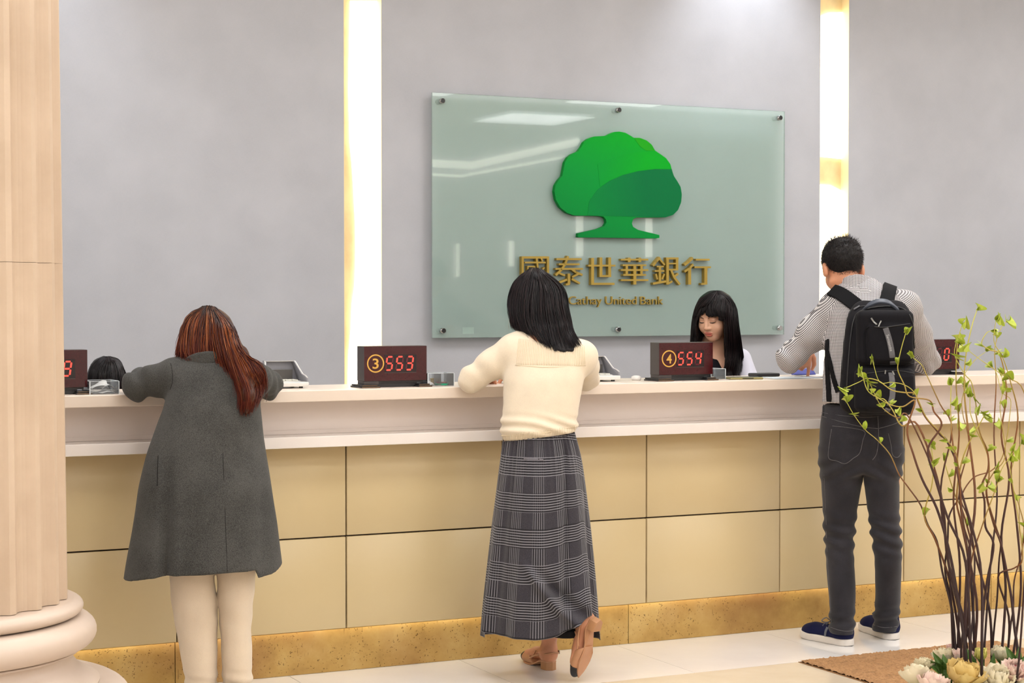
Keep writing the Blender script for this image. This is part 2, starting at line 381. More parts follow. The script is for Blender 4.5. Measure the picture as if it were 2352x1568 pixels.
def m_green():
    m, nt, b = base_mat('green enamel'); sp = nt.nodes.new('ShaderNodeSeparateXYZ'); nt.links.new(coord(nt), sp.inputs[0])
    f = mth(nt, 'ADD', mth(nt, 'MULTIPLY', mth(nt, 'SUBTRACT', sp.outputs[2], .45), 1.4), mth(nt, 'MULTIPLY', sp.outputs[0], .5))
    nt.links.new(ramp(nt, f, [(.0, lin('#007a34')), (.45, lin('#008c34')), (1.0, lin('#00a01c'))]), b.inputs['Base Color'])
    b.inputs['Roughness'].default_value = .5; b.inputs['Specular IOR Level'].default_value = .12; return m
def m_green2():
    m, nt, b = base_mat('dark green enamel'); sp = nt.nodes.new('ShaderNodeSeparateXYZ'); nt.links.new(coord(nt), sp.inputs[0])
    f = mth(nt, 'ADD', mth(nt, 'MULTIPLY', sp.outputs[0], 1.9), .75)
    nt.links.new(ramp(nt, f, [(.0, lin('#008436')), (.8, lin('#007038')), (1.0, lin('#006a38'))]), b.inputs['Base Color'])
    b.inputs['Roughness'].default_value = .5; b.inputs['Specular IOR Level'].default_value = .12; return m
def m_green3():
    m, nt, b = base_mat('bright green enamel'); sp = nt.nodes.new('ShaderNodeSeparateXYZ'); nt.links.new(coord(nt), sp.inputs[0]); xa, xb = z8((1060, 500), GY)[0] - 4.84, z8((1330, 500), GY)[0] - 4.84
    f = mth(nt, 'DIVIDE', mth(nt, 'SUBTRACT', sp.outputs[0], xa), xb - xa); nt.links.new(ramp(nt, f, [(.0, lin('#009030')), (.5, lin('#009628')), (1.0, lin('#009e20'))]), b.inputs['Base Color'])
    b.inputs['Roughness'].default_value = .5; b.inputs['Specular IOR Level'].default_value = .12; return m
def polyY(pts, Y): return [(q[0] - 4.84, q[2] - 1.25) for q in (z8(p, Y) for p in pts)]
lg = MB().prism(polyY(tree, GY + FY), FY, -.0005).build('tree_emblem', m_green(), gs)
i0, i1 = tree.index((1500, 520)), tree.index((1460, 794))
dark = [(1000,782),(1010,700),(1060,630),(1130,580),(1210,545),(1300,522),(1400,510),(1499,511)] + tree[i0:i1 + 1]
MB().prism(polyY(dark, GY + FY), FY - .0012, FY - .0001).build('emblem_lower_field', m_green2(), lg)
hi = [(1285,326),(1310,325),(1350,340),(1380,365),(1400,400),(1430,420),(1465,445),(1490,480),(1498,508),(1440,505),(1380,508),(1330,450),(1300,400)]
light = [(1155,440),(1230,412),(1320,402),(1400,402),(1430,421),(1465,446),(1489,481),(1497,508),(1400,508),(1300,519),(1210,542),(1110,586),(1150,520),(1120,470)]
GR3 = m_green3(); GR4 = mat('yellow-green enamel', '#1c9a16', .5, var=(3, .05), spec=.12)
MB().prism(polyY([(1060,480),(1150,440),(1230,418),(1320,407),(1400,405),(1430,422),(1465,447),(1489,482),(1497,509),(1400,508),(1300,519),(1210,542),(1130,577),(1075,615)], GY + FY), FY - .001, FY - .00005).build('emblem_middle_field', GR3, lg)
MB().prism(polyY([(1278,328),(1310,327),(1350,342),(1379,367),(1398,401),(1345,399),(1310,375)], GY + FY), FY - .001, FY - .00005).build('emblem_upper_field', GR4, lg)

GOLDL = mat('brushed gold letter face', '#9f8536', .42, .3, var=(9, .08)); 
def z4(p): q = onY(1180 + p[0] / 4.9, 570 + p[1] / 4.9, GY + FY); return np.array([q[0] - 4.84, q[2] - 1.25])
ZS = 1 / 4.9 / 452.0
def strokes(name, lst, lab):
    m = MB(); j = 0
    for w, pts in lst:
        P = [z4(p) for p in pts]; t = w * ZS / 2; j += 1; e = .00006 * j
        for a, b in zip(P[:-1], P[1:]):
            d = (b - a) / np.linalg.norm(b - a); n = np.array([-d[1], d[0]]) * t; d = d * t * .25 if len(P) > 2 else d * 0
            m.prism([tuple(a - n - d), tuple(b - n + d), tuple(b + n + d), tuple(a + n - d)], FY - e, -.0005)
    o = m.build(name, GOLDL, gs); o['label'] = lab
strokes('character', [(26,[(98,103),(390,103)]),(28,[(102,92),(102,410)]),(28,[(386,92),(386,410)]),(24,[(98,398),(390,398)]),(20,[(125,160),(360,160)]),(22,[(258,112),(272,220),(335,345)]),(18,[(310,112),(324,145)]),(16,[(155,205),(240,205)]),(16,[(160,200),(160,268)]),(16,[(235,200),(235,268)]),(16,[(155,262),(240,262)]),(18,[(135,318),(270,305)]),(18,[(345,215),(262,335)])], 'gold Chinese character 國')
strokes('character', [(24,[(482,122),(765,122)]),(22,[(508,180),(742,180)]),(22,[(470,232),(780,232)]),(28,[(612,92),(578,180),(540,240),(476,300)]),(26,[(660,238),(705,272),(772,300)]),(34,[(622,285),(622,405)]),(22,[(630,402),(588,408)]),(22,[(515,282),(578,306)]),(24,[(500,392),(600,352)]),(22,[(735,285),(658,325)]),(24,[(655,345),(745,395)])], 'gold Chinese character 泰')
strokes('character', [(22,[(838,195),(1145,195)]),(38,[(888,108),(888,408)]),(26,[(872,400),(1135,400)]),(38,[(982,103),(982,320)]),(38,[(1080,103),(1080,320)]),(24,[(965,312),(1098,312)])], 'gold Chinese character 世')
strokes('character', [(22,[(1208,128),(1515,128)]),(36,[(1300,105),(1300,155)]),(36,[(1420,105),(1420,155)]),(20,[(1228,190),(1492,190)]),(22,[(1208,245),(1515,245)]),(22,[(1232,300),(1490,300)]),(22,[(1208,358),(1515,358)]),(40,[(1363,180),(1363,408)]),(32,[(1272,185),(1272,305)]),(32,[(1438,185),(1438,305)])], 'gold Chinese character 華')
strokes('character', [(28,[(1645,105),(1605,150),(1570,195)]),(22,[(1640,115),(1700,188)]),(18,[(1610,205),(1690,205)]),(20,[(1588,255),(1695,255)]),(34,[(1646,200),(1646,385)]),(24,[(1600,288),(1618,350)]),(22,[(1695,288),(1670,350)]),(26,[(1568,398),(1715,372)]),(36,[(1732,104),(1732,408)]),(24,[(1715,114),(1855,114)]),(34,[(1838,104),(1838,245)]),(18,[(1735,172),(1835,172)]),(20,[(1735,240),(1850,240)]),(28,[(1772,245),(1805,325),(1868,405)]),(24,[(1852,285),(1800,325)]),(22,[(1732,400),(1785,372)])], 'gold Chinese character 銀')
strokes('character', [(28,[(2015,108),(1975,150),(1925,186)]),(26,[(2020,183),(1980,225),(1925,262)]),(42,[(1980,225),(1980,408)]),(22,[(2050,128),(2205,128)]),(22,[(2035,213),(2220,213)]),(42,[(2162,208),(2162,408)]),(24,[(2165,398),(2110,402)])], 'gold Chinese character 行')
def text_mesh(s, size=1.0, extrude=.0, offset=0.0, space=1.0):
    c = bpy.data.curves.new('t', 'FONT'); c.body = s; c.size = size; c.extrude = extrude; c.offset = offset; c.space_character = space
    c.resolution_u = 4
    o = bpy.data.objects.new('t', c); COL.objects.link(o); dg = bpy.context.evaluated_depsgraph_get()
    me = bpy.data.meshes.new_from_object(o.evaluated_get(dg)); bpy.data.objects.remove(o); return me
def fit_text(s, x0, x1, z0, zcap, y, depth, m, parent, name='lettering', offset=0.0, ref='B', shear=0.0):
    """writes s into the x-z plane: left x0, right x1, baseline z0, height of the capital ref up to zcap"""
    me = text_mesh(s, 1.0, .5, offset); co = np.empty(len(me.vertices) * 3); me.vertices.foreach_get('co', co); co = co.reshape(-1, 3)
    r = text_mesh(ref, 1.0, .0, offset); rc = np.empty(len(r.vertices) * 3); r.vertices.foreach_get('co', rc); rc = rc.reshape(-1, 3)
    h = rc[:, 1].max(); sx = (x1 - x0) / (co[:, 0].max() - co[:, 0].min())
    out = np.stack([x0 + (co[:, 0] - co[:, 0].min()) * sx + shear * co[:, 1], y - depth * (co[:, 2] + .5), z0 + co[:, 1] / h * (zcap - z0)], -1)
    me.vertices.foreach_set('co', out.ravel()); me.update()
    bm = bmesh.new(); bm.from_mesh(me); bmesh.ops.recalc_face_normals(bm, faces=bm.faces); bm.to_mesh(me); bm.free()
    return link(name, me, m, parent)
a = gl(onY(1310, 699, GY + FY)); b_ = gl(onY(1526, 699, GY + FY)); c_ = gl(onY(1400, 680.5, GY + FY))
WPX = (('Cathay', 1310, 1385.5), ('United', 1394, 1465.5), ('Bank', 1474, 1526.5))
for w, xa, xb in WPX:
    a = gl(onY(xa, 699, GY + FY)); b_ = gl(onY(xb, 699, GY + FY))
    o = fit_text(w, a[0], b_[0], a[2], c_[2], -.0005, .014, GOLDL, gs, offset=-.006); o['label'] = 'gold lettering reading ' + w
# small notice card behind the glass
c = onY(1078, 759, GY); MB().box(c[0] - .032 - 4.84, c[0] + .032 - 4.84, GT + .001, GT + .002, c[2] - .017 - 1.25, c[2] + .017 - 1.25).build('notice_card', mat('white card', '#e6efe9', .6, var=(20, .02)), gs)

# ------------------------------------------------------------------ number displays on the counter
MAROON = mat('maroon smoked acrylic', '#3c0a0e', .12, var=(300, .25)); DKMET = mat('dark grey metal', '#4a4442', .45, .3, var=(30, .1))
BLKPL = mat('black plastic', '#1b1a1b', .4, var=(40, .2)); BRZ = mat('bronze edge trim', '#8a6a4a', .35, .6, var=(20, .1))
LED = m_emit('red led segment', (1.0, .10, .07), 1.6); GHOST = mat('unlit led segment', '#5a0a1c', .3, var=(20, .1))
YEL = mat('yellow print', '#d3a244', .5, var=(20, .05)); WIN = mat('dark display window', '#1d0d10', .15, var=(50, .2))
SEG = {'0': 'abcdef', '3': 'abcdg', '4': 'bcfg', '5': 'acdfg', '8': 'abcdefg'}
def digit(r, x, z, w, h, ch, lit):
    t = .0062; s = .14                                         # stroke and slant
    g = {'a': ((0, h), (w, h)), 'g': ((0, h / 2), (w, h / 2)), 'd': ((0, 0), (w, 0)), 'f': ((0, h / 2), (0, h)), 'b': ((w, h / 2), (w, h)), 'e': ((0, 0), (0, h / 2)), 'c': ((w, 0), (w, h / 2))}
    on = SEG[ch] if lit else ''
    for k, (p, q) in g.items():
        p = np.array(p); q = np.array(q); d = (q - p) / np.linalg.norm(q - p); n = np.array([-d[1], d[0]]) * t / 2; e = d * t * .45
        pl = [p + e * 1.0, p + e * 1.6 + n, q - e * 1.6 + n, q - e, q - e * 1.6 - n, p + e * 1.6 - n]
        pl = [(x + u[0] + s * u[1], z + u[1]) for u in pl]
        MB().prism(pl, -.0032, -.0022).build('led_segment', LED if k in on else GHOST, r)
def display(x0, num, txt, lab):
    """x0 = left edge of the front face; front face lies at Y = -0.05"""
    r = empty('number_display', (x0, -.05, TOP)); tag(r, lab, 'display', 'queue number displays on the counter')
    w, z0, z1, dp = .262, .0245, .160, .075
    MB().box(0, w, .001, dp, z0, z1).build('case', DKMET, r, bevel=.0015)
    MB().box(.0, w, -.0015, .0009, z0 + .001, z1 - .001).build('front_window', MAROON, r)
    MB().box(.084, .218, -.0021, -.0016, .058, .126).build('digit_window', WIN, r)
    MB().box(.084, .218, -.0026, -.0016, .0555, .0568).build('window_line', DKMET, r)
    for i, ch in enumerate(txt):
        digit(r, .0885 + .0425 * i, .067, .0245, .051, ch if ch != ' ' else '8', ch != ' ')
    if num:
        ring = MB(); n = 48; v = []; cx, cz = .047, .093
        for k in range(n):
            a = 2 * PI * k / n
            for rr in (.0305, .0355): v.append((cx + rr * math.cos(a), -.0024, cz + rr * math.sin(a)))
            for rr in (.0355, .0305): v.append((cx + rr * math.cos(a), -.0016, cz + rr * math.sin(a)))
        f = [(4 * k + j, 4 * k + (j + 1) % 4, 4 * ((k + 1) % n) + (j + 1) % 4, 4 * ((k + 1) % n) + j) for k in range(n) for j in range(4)]
        ring.add(v, f).build('ring', YEL, r)
        fit_text(num, cx - .0125, cx + .0125, cz - .0195, cz + .0195, -.0016, .0008, YEL, r, 'numeral', .012, num)
    MB().box(.004, w - .012, .008, .06, .0165, .0245).build('foot_bar', BLKPL, r)
    for xa, xb in ((-.012, .048), (w - .035, w + .004)):
        for j, (e, za, zb) in enumerate(((.0, .0, .006), (.008, .0065, .012))):
            MB().box(xa + e * .6 - .012, xb + .008 - e, -.03 + e, .085, za, zb).build('foot_plate', BLKPL, r, bevel=.001)
            MB().box(xa + e * .6 - .008, xb + .006 - e, -.0306 + e, -.0301 + e, za + .002, zb - .002).build('foot_trim', BRZ, r)
    MB().box(-.0, .06, .0, .07, .0125, .0243).build('foot_block', DKMET, r)
    MB().box(.05, w - .034, .012, .07, .0005, .016).build('foot_core', BLKPL, r)
    return r
display(1.245, None, '  8', 'maroon queue display beside the stone column, lit red digit 8')
display(2.574, '3', '553', 'maroon queue display with circled 3, reading 553, beside the cream sweater sleeve')
display(3.892, '4', '554', 'maroon queue display with circled 4, reading 554, in front of the long-haired teller')
display(5.210, None, '  0', 'maroon queue display beyond the backpacker, lit red digit 0')

# ------------------------------------------------------------------ clear trays and their contents
ACR = m_clear('clear acrylic', (.93, .95, .96), .03, 1.49, .06, (.9, .95, 1)); ACRE = mat('frosted acrylic edge', '#dfe8ee', .3, var=(30, .03))
def tray(x, y, w, d, h, lab, mid=None):
    r = empty('acrylic_tray', (x, y, TOP)); tag(r, lab, 'tray', 'clear acrylic trays on the counter'); t = .0025
    MB().box(0, w, 0, d, 0, t).build('tray_base', ACR, r)
    for b in ((0, w, 0, t), (0, w, d - t, d), (0, t, t, d - t), (w - t, w, t, d - t)):
        s = MB().box(*b, t, h).build('tray_wall', ACR, r); MB().box(*b, h, h + .0014).build('wall_rim', ACRE, s)
    for cx, cy in ((0, 0), (w, 0), (w, d), (0, d)):
        MB().box(cx - .0014, cx + .0014, cy - .0014, cy + .0014, 0, h).build('corner_edge', ACRE, r)
    if mid: MB().box(mid, mid + t, t, d - t, t, h - .002).build('divider', ACR, r)
    return r
tray(1.508, -.085, .105, .12, .046, 'clear acrylic tray holding crumpled white slips by the leftmost display')
tray(2.842, -.05, .112, .095, .050, 'clear acrylic tray holding an ink pad and slips', .055)
tray(4.175, -.005, .072, .09, .044, 'small empty clear acrylic tray beside the display reading 554')
PAPER = mat('white paper', '#e6e4e2', .8, var=(30, .03)); PAPB = mat('bluish white paper', '#d9e2ea', .8, var=(30, .03))
def sheet(name, corners, z, amp, m, lab=None, cat='paper', grp=None, th=.0006, n=10, parent=None, lift=None):
    """thin sheet with real thickness over four world corners, gently curled"""
    c = [np.array(p, float) for p in corners]; u = np.linspace(0, 1, n); V = []
    for a in u:
        for b in u:
            p = (c[0] * (1 - a) + c[1] * a) * (1 - b) + (c[3] * (1 - a) + c[2] * a) * b
            h = z + amp * (math.sin(a * 5 + 1) ** 2 * .5 + b * a * .5) + (lift(a, b) if lift else 0)
            V.append((p[0], p[1], h))
    nV = len(V); V += [(x, y, zz + th) for x, y, zz in V]; f = []
    for i in range(n - 1):
        for j in range(n - 1):
            q = (i * n + j, (i + 1) * n + j, (i + 1) * n + j + 1, i * n + j + 1); f += [q[::-1], tuple(k + nV for k in q)]
    for i in range(n - 1):
        for (p, q) in ((i * n, (i + 1) * n), ((i + 1) * n + n - 1, i * n + n - 1), (i + 1, i), ((n - 1) * n + i, (n - 1) * n + i + 1)):
            f.append((p, q, q + nV, p + nV))
    o = MB().add(V, f).build(name, m, parent, True)
    if lab: tag(o, lab, cat, grp)
    return o
sheet('paper_slip', [(1.517, -.075), (1.602, -.075), (1.602, .0), (1.517, .0)], TOP + .003, .012, PAPER, 'flat printed white slip at the bottom of the clear tray', th=.001)
sheet('paper_slip', [(1.520, -.065), (1.585, -.055), (1.590, .01), (1.530, .015)], TOP + .018, .004, PAPER, 'crumpled white slip with a raised corner in the tray', lift=lambda a, b: .012 * math.sin(3 * a) + .032 * max(0, a + b - 1.3))
sheet('paper_slip', [(1.56, -.06), (1.605, -.06), (1.605, -.01), (1.56, -.01)], TOP + .017, .004, PAPER, 'rounded folded white slip beside the crumpled one', lift=lambda a, b: .014 * math.sin(PI * a))
GRNP = mat('green plastic', '#1f9c78', .4, var=(20, .05)); REDP = mat('red ink sponge', '#7c1424', .6, var=(40, .2)); BRASS = mat('brass stamp', '#a5893f', .35, .6, var=(20, .2))
r = empty('ink_pad', (2.912, -.025, TOP + .0027)); tag(r, 'round red ink pad on a green plastic base in the tray', 'ink pad')
MB().lathe([(.027, 0), (.028, .004), (.028, .007)], 28).build('green_base', GRNP, r); MB().lathe([(.022, .0071), (.022, .010), (.018, .0125)], 28).build('sponge', REDP, r)
r = empty('name_stamp', (2.885, .008, TOP + .0027)); tag(r, 'small brass name stamp standing in the tray', 'stamp')
MB().box(-.006, .006, -.006, .006, 0, .020).build('stamp_body', BRASS, r, bevel=.001); MB().box(-.007, .007, -.007, .007, .020, .026).build('stamp_head', BRASS, r, bevel=.002)
sheet('paper_slip', [(2.848, -.02), (2.878, -.03), (2.885, .02), (2.852, .03)], TOP + .004, .003, PAPER, 'small white slip leaning inside the ink pad tray', lift=lambda a, b: .012 * b)

# ------------------------------------------------------------------ keypad terminals with privacy hood
KWH = mat('white terminal plastic', '#d8d6d2', .35, var=(30, .03)); KGR = mat('grey hood plastic', '#8f8f95', .45, var=(30, .05)); KIN = mat('dark grey screen', '#4d4a48', .3, var=(30, .1)); KEYM = mat('pale grey key', '#c3c2b8', .5, var=(30, .05))
def pinpad(xr, yb, lab):
    """xr = right edge, yb = front edge"""
    r = empty('keypad_terminal', (xr - .085, yb, TOP)); tag(r, lab, 'card terminal', 'keypad terminals on the counter')
    MB().prism([(-.083, .007), (.085, .007), (.087, .018), (.085, .024), (-.085, .024), (-.087, .018)], 0, .15).build('terminal_body', KWH, r, bevel=.003)
    for x in (-.06, .06):
        for y in (.02, .12): MB().box(x - .006, x + .006, y - .006, y + .006, 0, .0069).build('rubber_foot', BLK, r)
    MB().box(-.06, .058, .02, .085, .0245, .028).build('keypad_plate', KWH, r, bevel=.001)
    for i in range(4):
        for j in range(3): MB().box(-.052 + .027 * i, -.03 + .027 * i, .026 + .019 * j, .041 + .019 * j, .0282, .033).build('key', KEYM, r, bevel=.0015)
    MB().box(-.055, .052, .092, .102, .0245, .070).build('screen', KIN, r, bevel=.002)
    # hood: side cheeks follow the curved outline, joined by a back
    prof = [(.004, .025), (.004, .040), (.02, .048), (.045, .054), (.065, .075), (.085, .098), (.095, .102), (.115, .102), (.115, .025)]
    for s in (-1, 1):
        m = MB()
        xs = (s * .085, s * .080); v = []; L = len(prof)
        for x in xs: v += [(x - s * (.024 * (max(0, z - .03) / .07)), y, z) for y, z in prof]
        f = [tuple(range(L)), tuple(range(2 * L - 1, L - 1, -1))] + [(i, i + L, (i + 1) % L + L, (i + 1) % L) for i in range(L)]
        m.add(v, f); m.build('hood_side', KGR, r)
    rim = MB()
    for s in (-1, 1):
        rim.tube(cr([(s * (.085 - .024 * (max(0, z - .03) / .07)), y, z) for y, z in prof[1:7]], 4), .0022, 8)
    rim.tube([(-.0605, .096, .1025), (.0605, .096, .1025)], .0022, 8); rim.build('hood_rim', KWH, r, True)
    MB().prism([(-.085, .025), (.085, .025), (.061, .102), (-.061, .102)], .115, .119).build('hood_back', KGR, r)
    MB().box(-.061, .061, .094, .119, .102, .1045).build('hood_top', KGR, r)
pinpad(2.372, .015, 'grey hooded keypad terminal beside the woman in the grey coat')
pinpad(3.735, .0, 'grey hooded keypad terminal beside the woman in the cream sweater')
# ------------------------------------------------------------------ phone, papers, passbook, wallet
r = empty('mobile_phone', (4.318, -.04, TOP), -.2); tag(r, 'mobile phone in an olive yellow case lying on the counter', 'phone')
MB().box(-.075, .075, -.036, .036, 0, .009).build('phone_case', mat('olive yellow case', '#8d8450', .4, var=(20, .1)), r, bevel=.003)
MB().box(-.069, .069, -.031, .031, .0091, .0098).build('screen', BLK, r)
MB().box(-.02, .03, -.0368, -.0362, .003, .007).build('side_button', BLK, r)
sheet('document', [(4.44, -.10), (4.68, -.13), (4.72, .04), (4.47, .09)], TOP + .0004, .001, PAPB, 'bluish white form on the counter under the checked sleeve')
sheet('document', [(4.66, -.06), (4.93, -.09), (4.99, .14), (4.72, .17)], TOP + .0022, .002, PAPER, 'white form under the blue passbook on the counter')
BLUE = mat('royal blue cover', '#2c3a92', .5, var=(20, .1))
sheet('passbook', [(4.675, .12), (4.79, .10), (4.82, .17), (4.70, .19)], TOP + .0058, .0, BLUE, 'upright blue passbook cover behind the pointing hand', 'passbook', th=.003, lift=lambda a, b: .022 * b)
sheet('passbook', [(4.76, -.05), (4.90, -.10), (4.94, -.02), (4.80, .02)], TOP + .0062, .002, BLUE, 'open blue passbook lying on the white form', 'passbook', th=.003)
r = MB().box(4.475, 4.60, .10, .17, TOP + .001, TOP + .016).build('wallet', mat('black leather', '#17181d', .45, bmp=(300, .3)), None, bevel=.005); tag(r, 'black leather wallet on the counter behind the checked sleeve', 'wallet')
o = MB().lathe([(.001, 0), (.018, 0), (.022, .006), (.020, .016), (.012, .020), (.001, .021)], 24).build('paper_weight', KWH, None, True); o.location = (3.845, .06, TOP); tag(o, 'small rounded white paperweight behind the display reading 554', 'paperweight')
# ------------------------------------------------------------------ implicit surfaces for bodies and clothes
def A3(*p): return np.array(p, float)
def cap(P, a, b, ra, rb=None):
    rb = ra if rb is None else rb; a = np.asarray(a, float); b = np.asarray(b, float); ba = b - a; pa = P - a
    t = np.clip(pa @ ba / (ba @ ba + 1e-12), 0, 1); return np.linalg.norm(pa - t[:, None] * ba, axis=1) - (ra + (rb - ra) * t)
def ell(P, c, r, R=None):
    q = P - np.asarray(c, float)
    if R is not None: q = q @ R
    r = np.asarray(r, float); k0 = np.linalg.norm(q / r, axis=1); k1 = np.linalg.norm(q / r ** 2, axis=1) + 1e-9
    return k0 * (k0 - 1) / k1
def rbox(P, c, b, r, R=None):
    q = P - np.asarray(c, float)
    if R is not None: q = q @ R
    q = np.abs(q) - (np.asarray(b, float) - r)
    return np.linalg.norm(np.maximum(q, 0), axis=1) + np.minimum(q.max(1), 0) - r
def smin(a, b, k):
    h = np.clip(.5 + .5 * (b - a) / k, 0, 1); return b + (a - b) * h - k * h * (1 - h)
def smax(a, b, k): return -smin(-a, -b, k)
def dense(tab):
    t = np.array(sorted(tab, key=lambda r: r[0]), float); z = np.linspace(t[0, 0], t[-1, 0], 160)
    out = [z]
    for c in range(1, t.shape[1]):
        y = np.interp(z, t[:, 0], t[:, c]); k = max(3, int(160 / len(t) * .8) | 1); p = np.pad(y, k // 2, mode='reflect', reflect_type='odd')
        out.append(np.convolve(p, np.ones(k) / k, 'valid')[:160])
    return np.stack(out, 1)
def zloft(P, t, n=2.0, capk=.01):
    """stack of horizontal super-ellipses; t = dense table of z, cx, cy, wx, wy"""
    z = P[:, 2]; cx, cy, wx, wy = (np.interp(z, t[:, 0], t[:, i]) for i in (1, 2, 3, 4))
    wx = np.maximum(wx, 1e-3); wy = np.maximum(wy, 1e-3); X = np.abs(P[:, 0] - cx) / wx; Y = np.abs(P[:, 1] - cy) / wy
    k = (X ** n + Y ** n) ** (1 / n); r = np.hypot(P[:, 0] - cx, P[:, 1] - cy)
    d = np.where(k > 1e-6, r * (1 - 1 / np.maximum(k, 1e-6)), -np.minimum(wx, wy)); d = np.maximum(d, -np.minimum(wx, wy))
    return smax(smax(d, z - t[-1, 0], capk), t[0, 0] - z, capk)
def chain(P, pts, rad, k=.02):
    d = None
    for i in range(len(pts) - 1):
        c = cap(P, pts[i], pts[i + 1], rad[i], rad[i + 1]); d = c if d is None else smin(d, c, k)
    return d
_WD = RNG.normal(size=(40, 3)); _WD /= np.linalg.norm(_WD, axis=1)[:, None]; _WP = RNG.uniform(0, 6.28, 40)
def wn(P, f, s=0, n=5):
    """cheap smooth noise in -1..1"""
    o = 0
    for i in range(n): o = o + np.sin(P @ _WD[(s * n + i) % 40] * f * (1 + .35 * i) + _WP[(s * 3 + i) % 40])
    return o / n
def sm(x, a, b):
    t = np.clip((x - a) / (b - a), 0, 1); return t * t * (3 - 2 * t)
def sdf_mesh(f, lo, hi, h):
    lo = np.array(lo, float); hi = np.array(hi, float); B = 4
    n = np.ceil((hi - lo) / (h * B)).astype(int) + 1
    C = np.stack(np.meshgrid(*[lo[i] + (np.arange(n[i]) + .5) * h * B for i in range(3)], indexing='ij'), -1).reshape(-1, 3)
    dc = np.concatenate([f(C[i:i + 200000]) for i in range(0, len(C), 200000)]).reshape(n)
    act = np.abs(dc) < h * B * 1.9
    cell = act.repeat(B, 0).repeat(B, 1).repeat(B, 2); big = dc.repeat(B, 0).repeat(B, 1).repeat(B, 2)
    s = n * B; node = np.zeros(s + 1, bool); D = np.zeros(s + 1, np.float32)
    D[:-1, :-1, :-1] = big; D[-1], D[:, -1], D[:, :, -1] = 1, 1, 1
    for a in (0, 1):
        for b in (0, 1):
            for c in (0, 1): node[a:a + s[0], b:b + s[1], c:c + s[2]] |= cell
    idx = np.argwhere(node); P = lo + idx * h
    D[tuple(idx.T)] = np.concatenate([f(P[i:i + 200000]) for i in range(0, len(P), 200000)])
    S = D < 0; cnt = np.zeros(s, np.int8)
    for a in (0, 1):
        for b in (0, 1):
            for c in (0, 1): cnt += S[a:a + s[0], b:b + s[1], c:c + s[2]]
    ci = np.argwhere((cnt > 0) & (cnt < 8)); m = len(ci); vid = np.full(s, -1, np.int32); vid[tuple(ci.T)] = np.arange(m)
    cor = np.array([(a, b, c) for a in (0, 1) for b in (0, 1) for c in (0, 1)])
    vals = np.stack([D[tuple((ci + c).T)] for c in cor], 1); acc = np.zeros((m, 3)); w = np.zeros(m)
    for i in range(8):
        for j in range(i + 1, 8):
            if np.abs(cor[i] - cor[j]).sum() != 1: continue
            a, b = vals[:, i], vals[:, j]; x = (a < 0) != (b < 0); t = np.where(x, a / np.where(x, a - b, 1), 0)
            acc += np.where(x[:, None], cor[i] + t[:, None] * (cor[j] - cor[i]), 0); w += x
    V = lo + (ci + acc / w[:, None]) * h; F = []
    for ax in range(3):
        u, v = (ax + 1) % 3, (ax + 2) % 3; sl0 = [slice(None)] * 3; sl1 = [slice(None)] * 3
        sl0[ax] = slice(0, -1); sl1[ax] = slice(1, None); e = np.argwhere(S[tuple(sl0)] != S[tuple(sl1)])
        e = e[(e[:, u] > 0) & (e[:, v] > 0) & (e[:, u] < s[u]) & (e[:, v] < s[v])]; du = np.zeros(3, int); dv = np.zeros(3, int); du[u] = 1; dv[v] = 1
        q = np.stack([vid[tuple((e - du - dv).T)], vid[tuple((e - dv).T)], vid[tuple(e.T)], vid[tuple((e - du).T)]], 1)
        flip = ~S[tuple(e.T)]; q[flip] = q[flip][:, ::-1]; F.append(q)
    F = np.concatenate(F); F = F[(F >= 0).all(1)]
    return V, F
def sdf_obj(name, f, lo, hi, h, m, parent, uvf=None, mif=None, relax=0):
    V, F = sdf_mesh(f, lo, hi, h)
    uv = mi = None
    if uvf: uv = uvf(V, F)
    if mif: mi = mif(V[F].mean(1), V, F)
    me = npmesh(name, V, F, uv, mi); o = link(name, me, m, parent, True); o_data[o.name] = (V, F); return o
o_data = {}
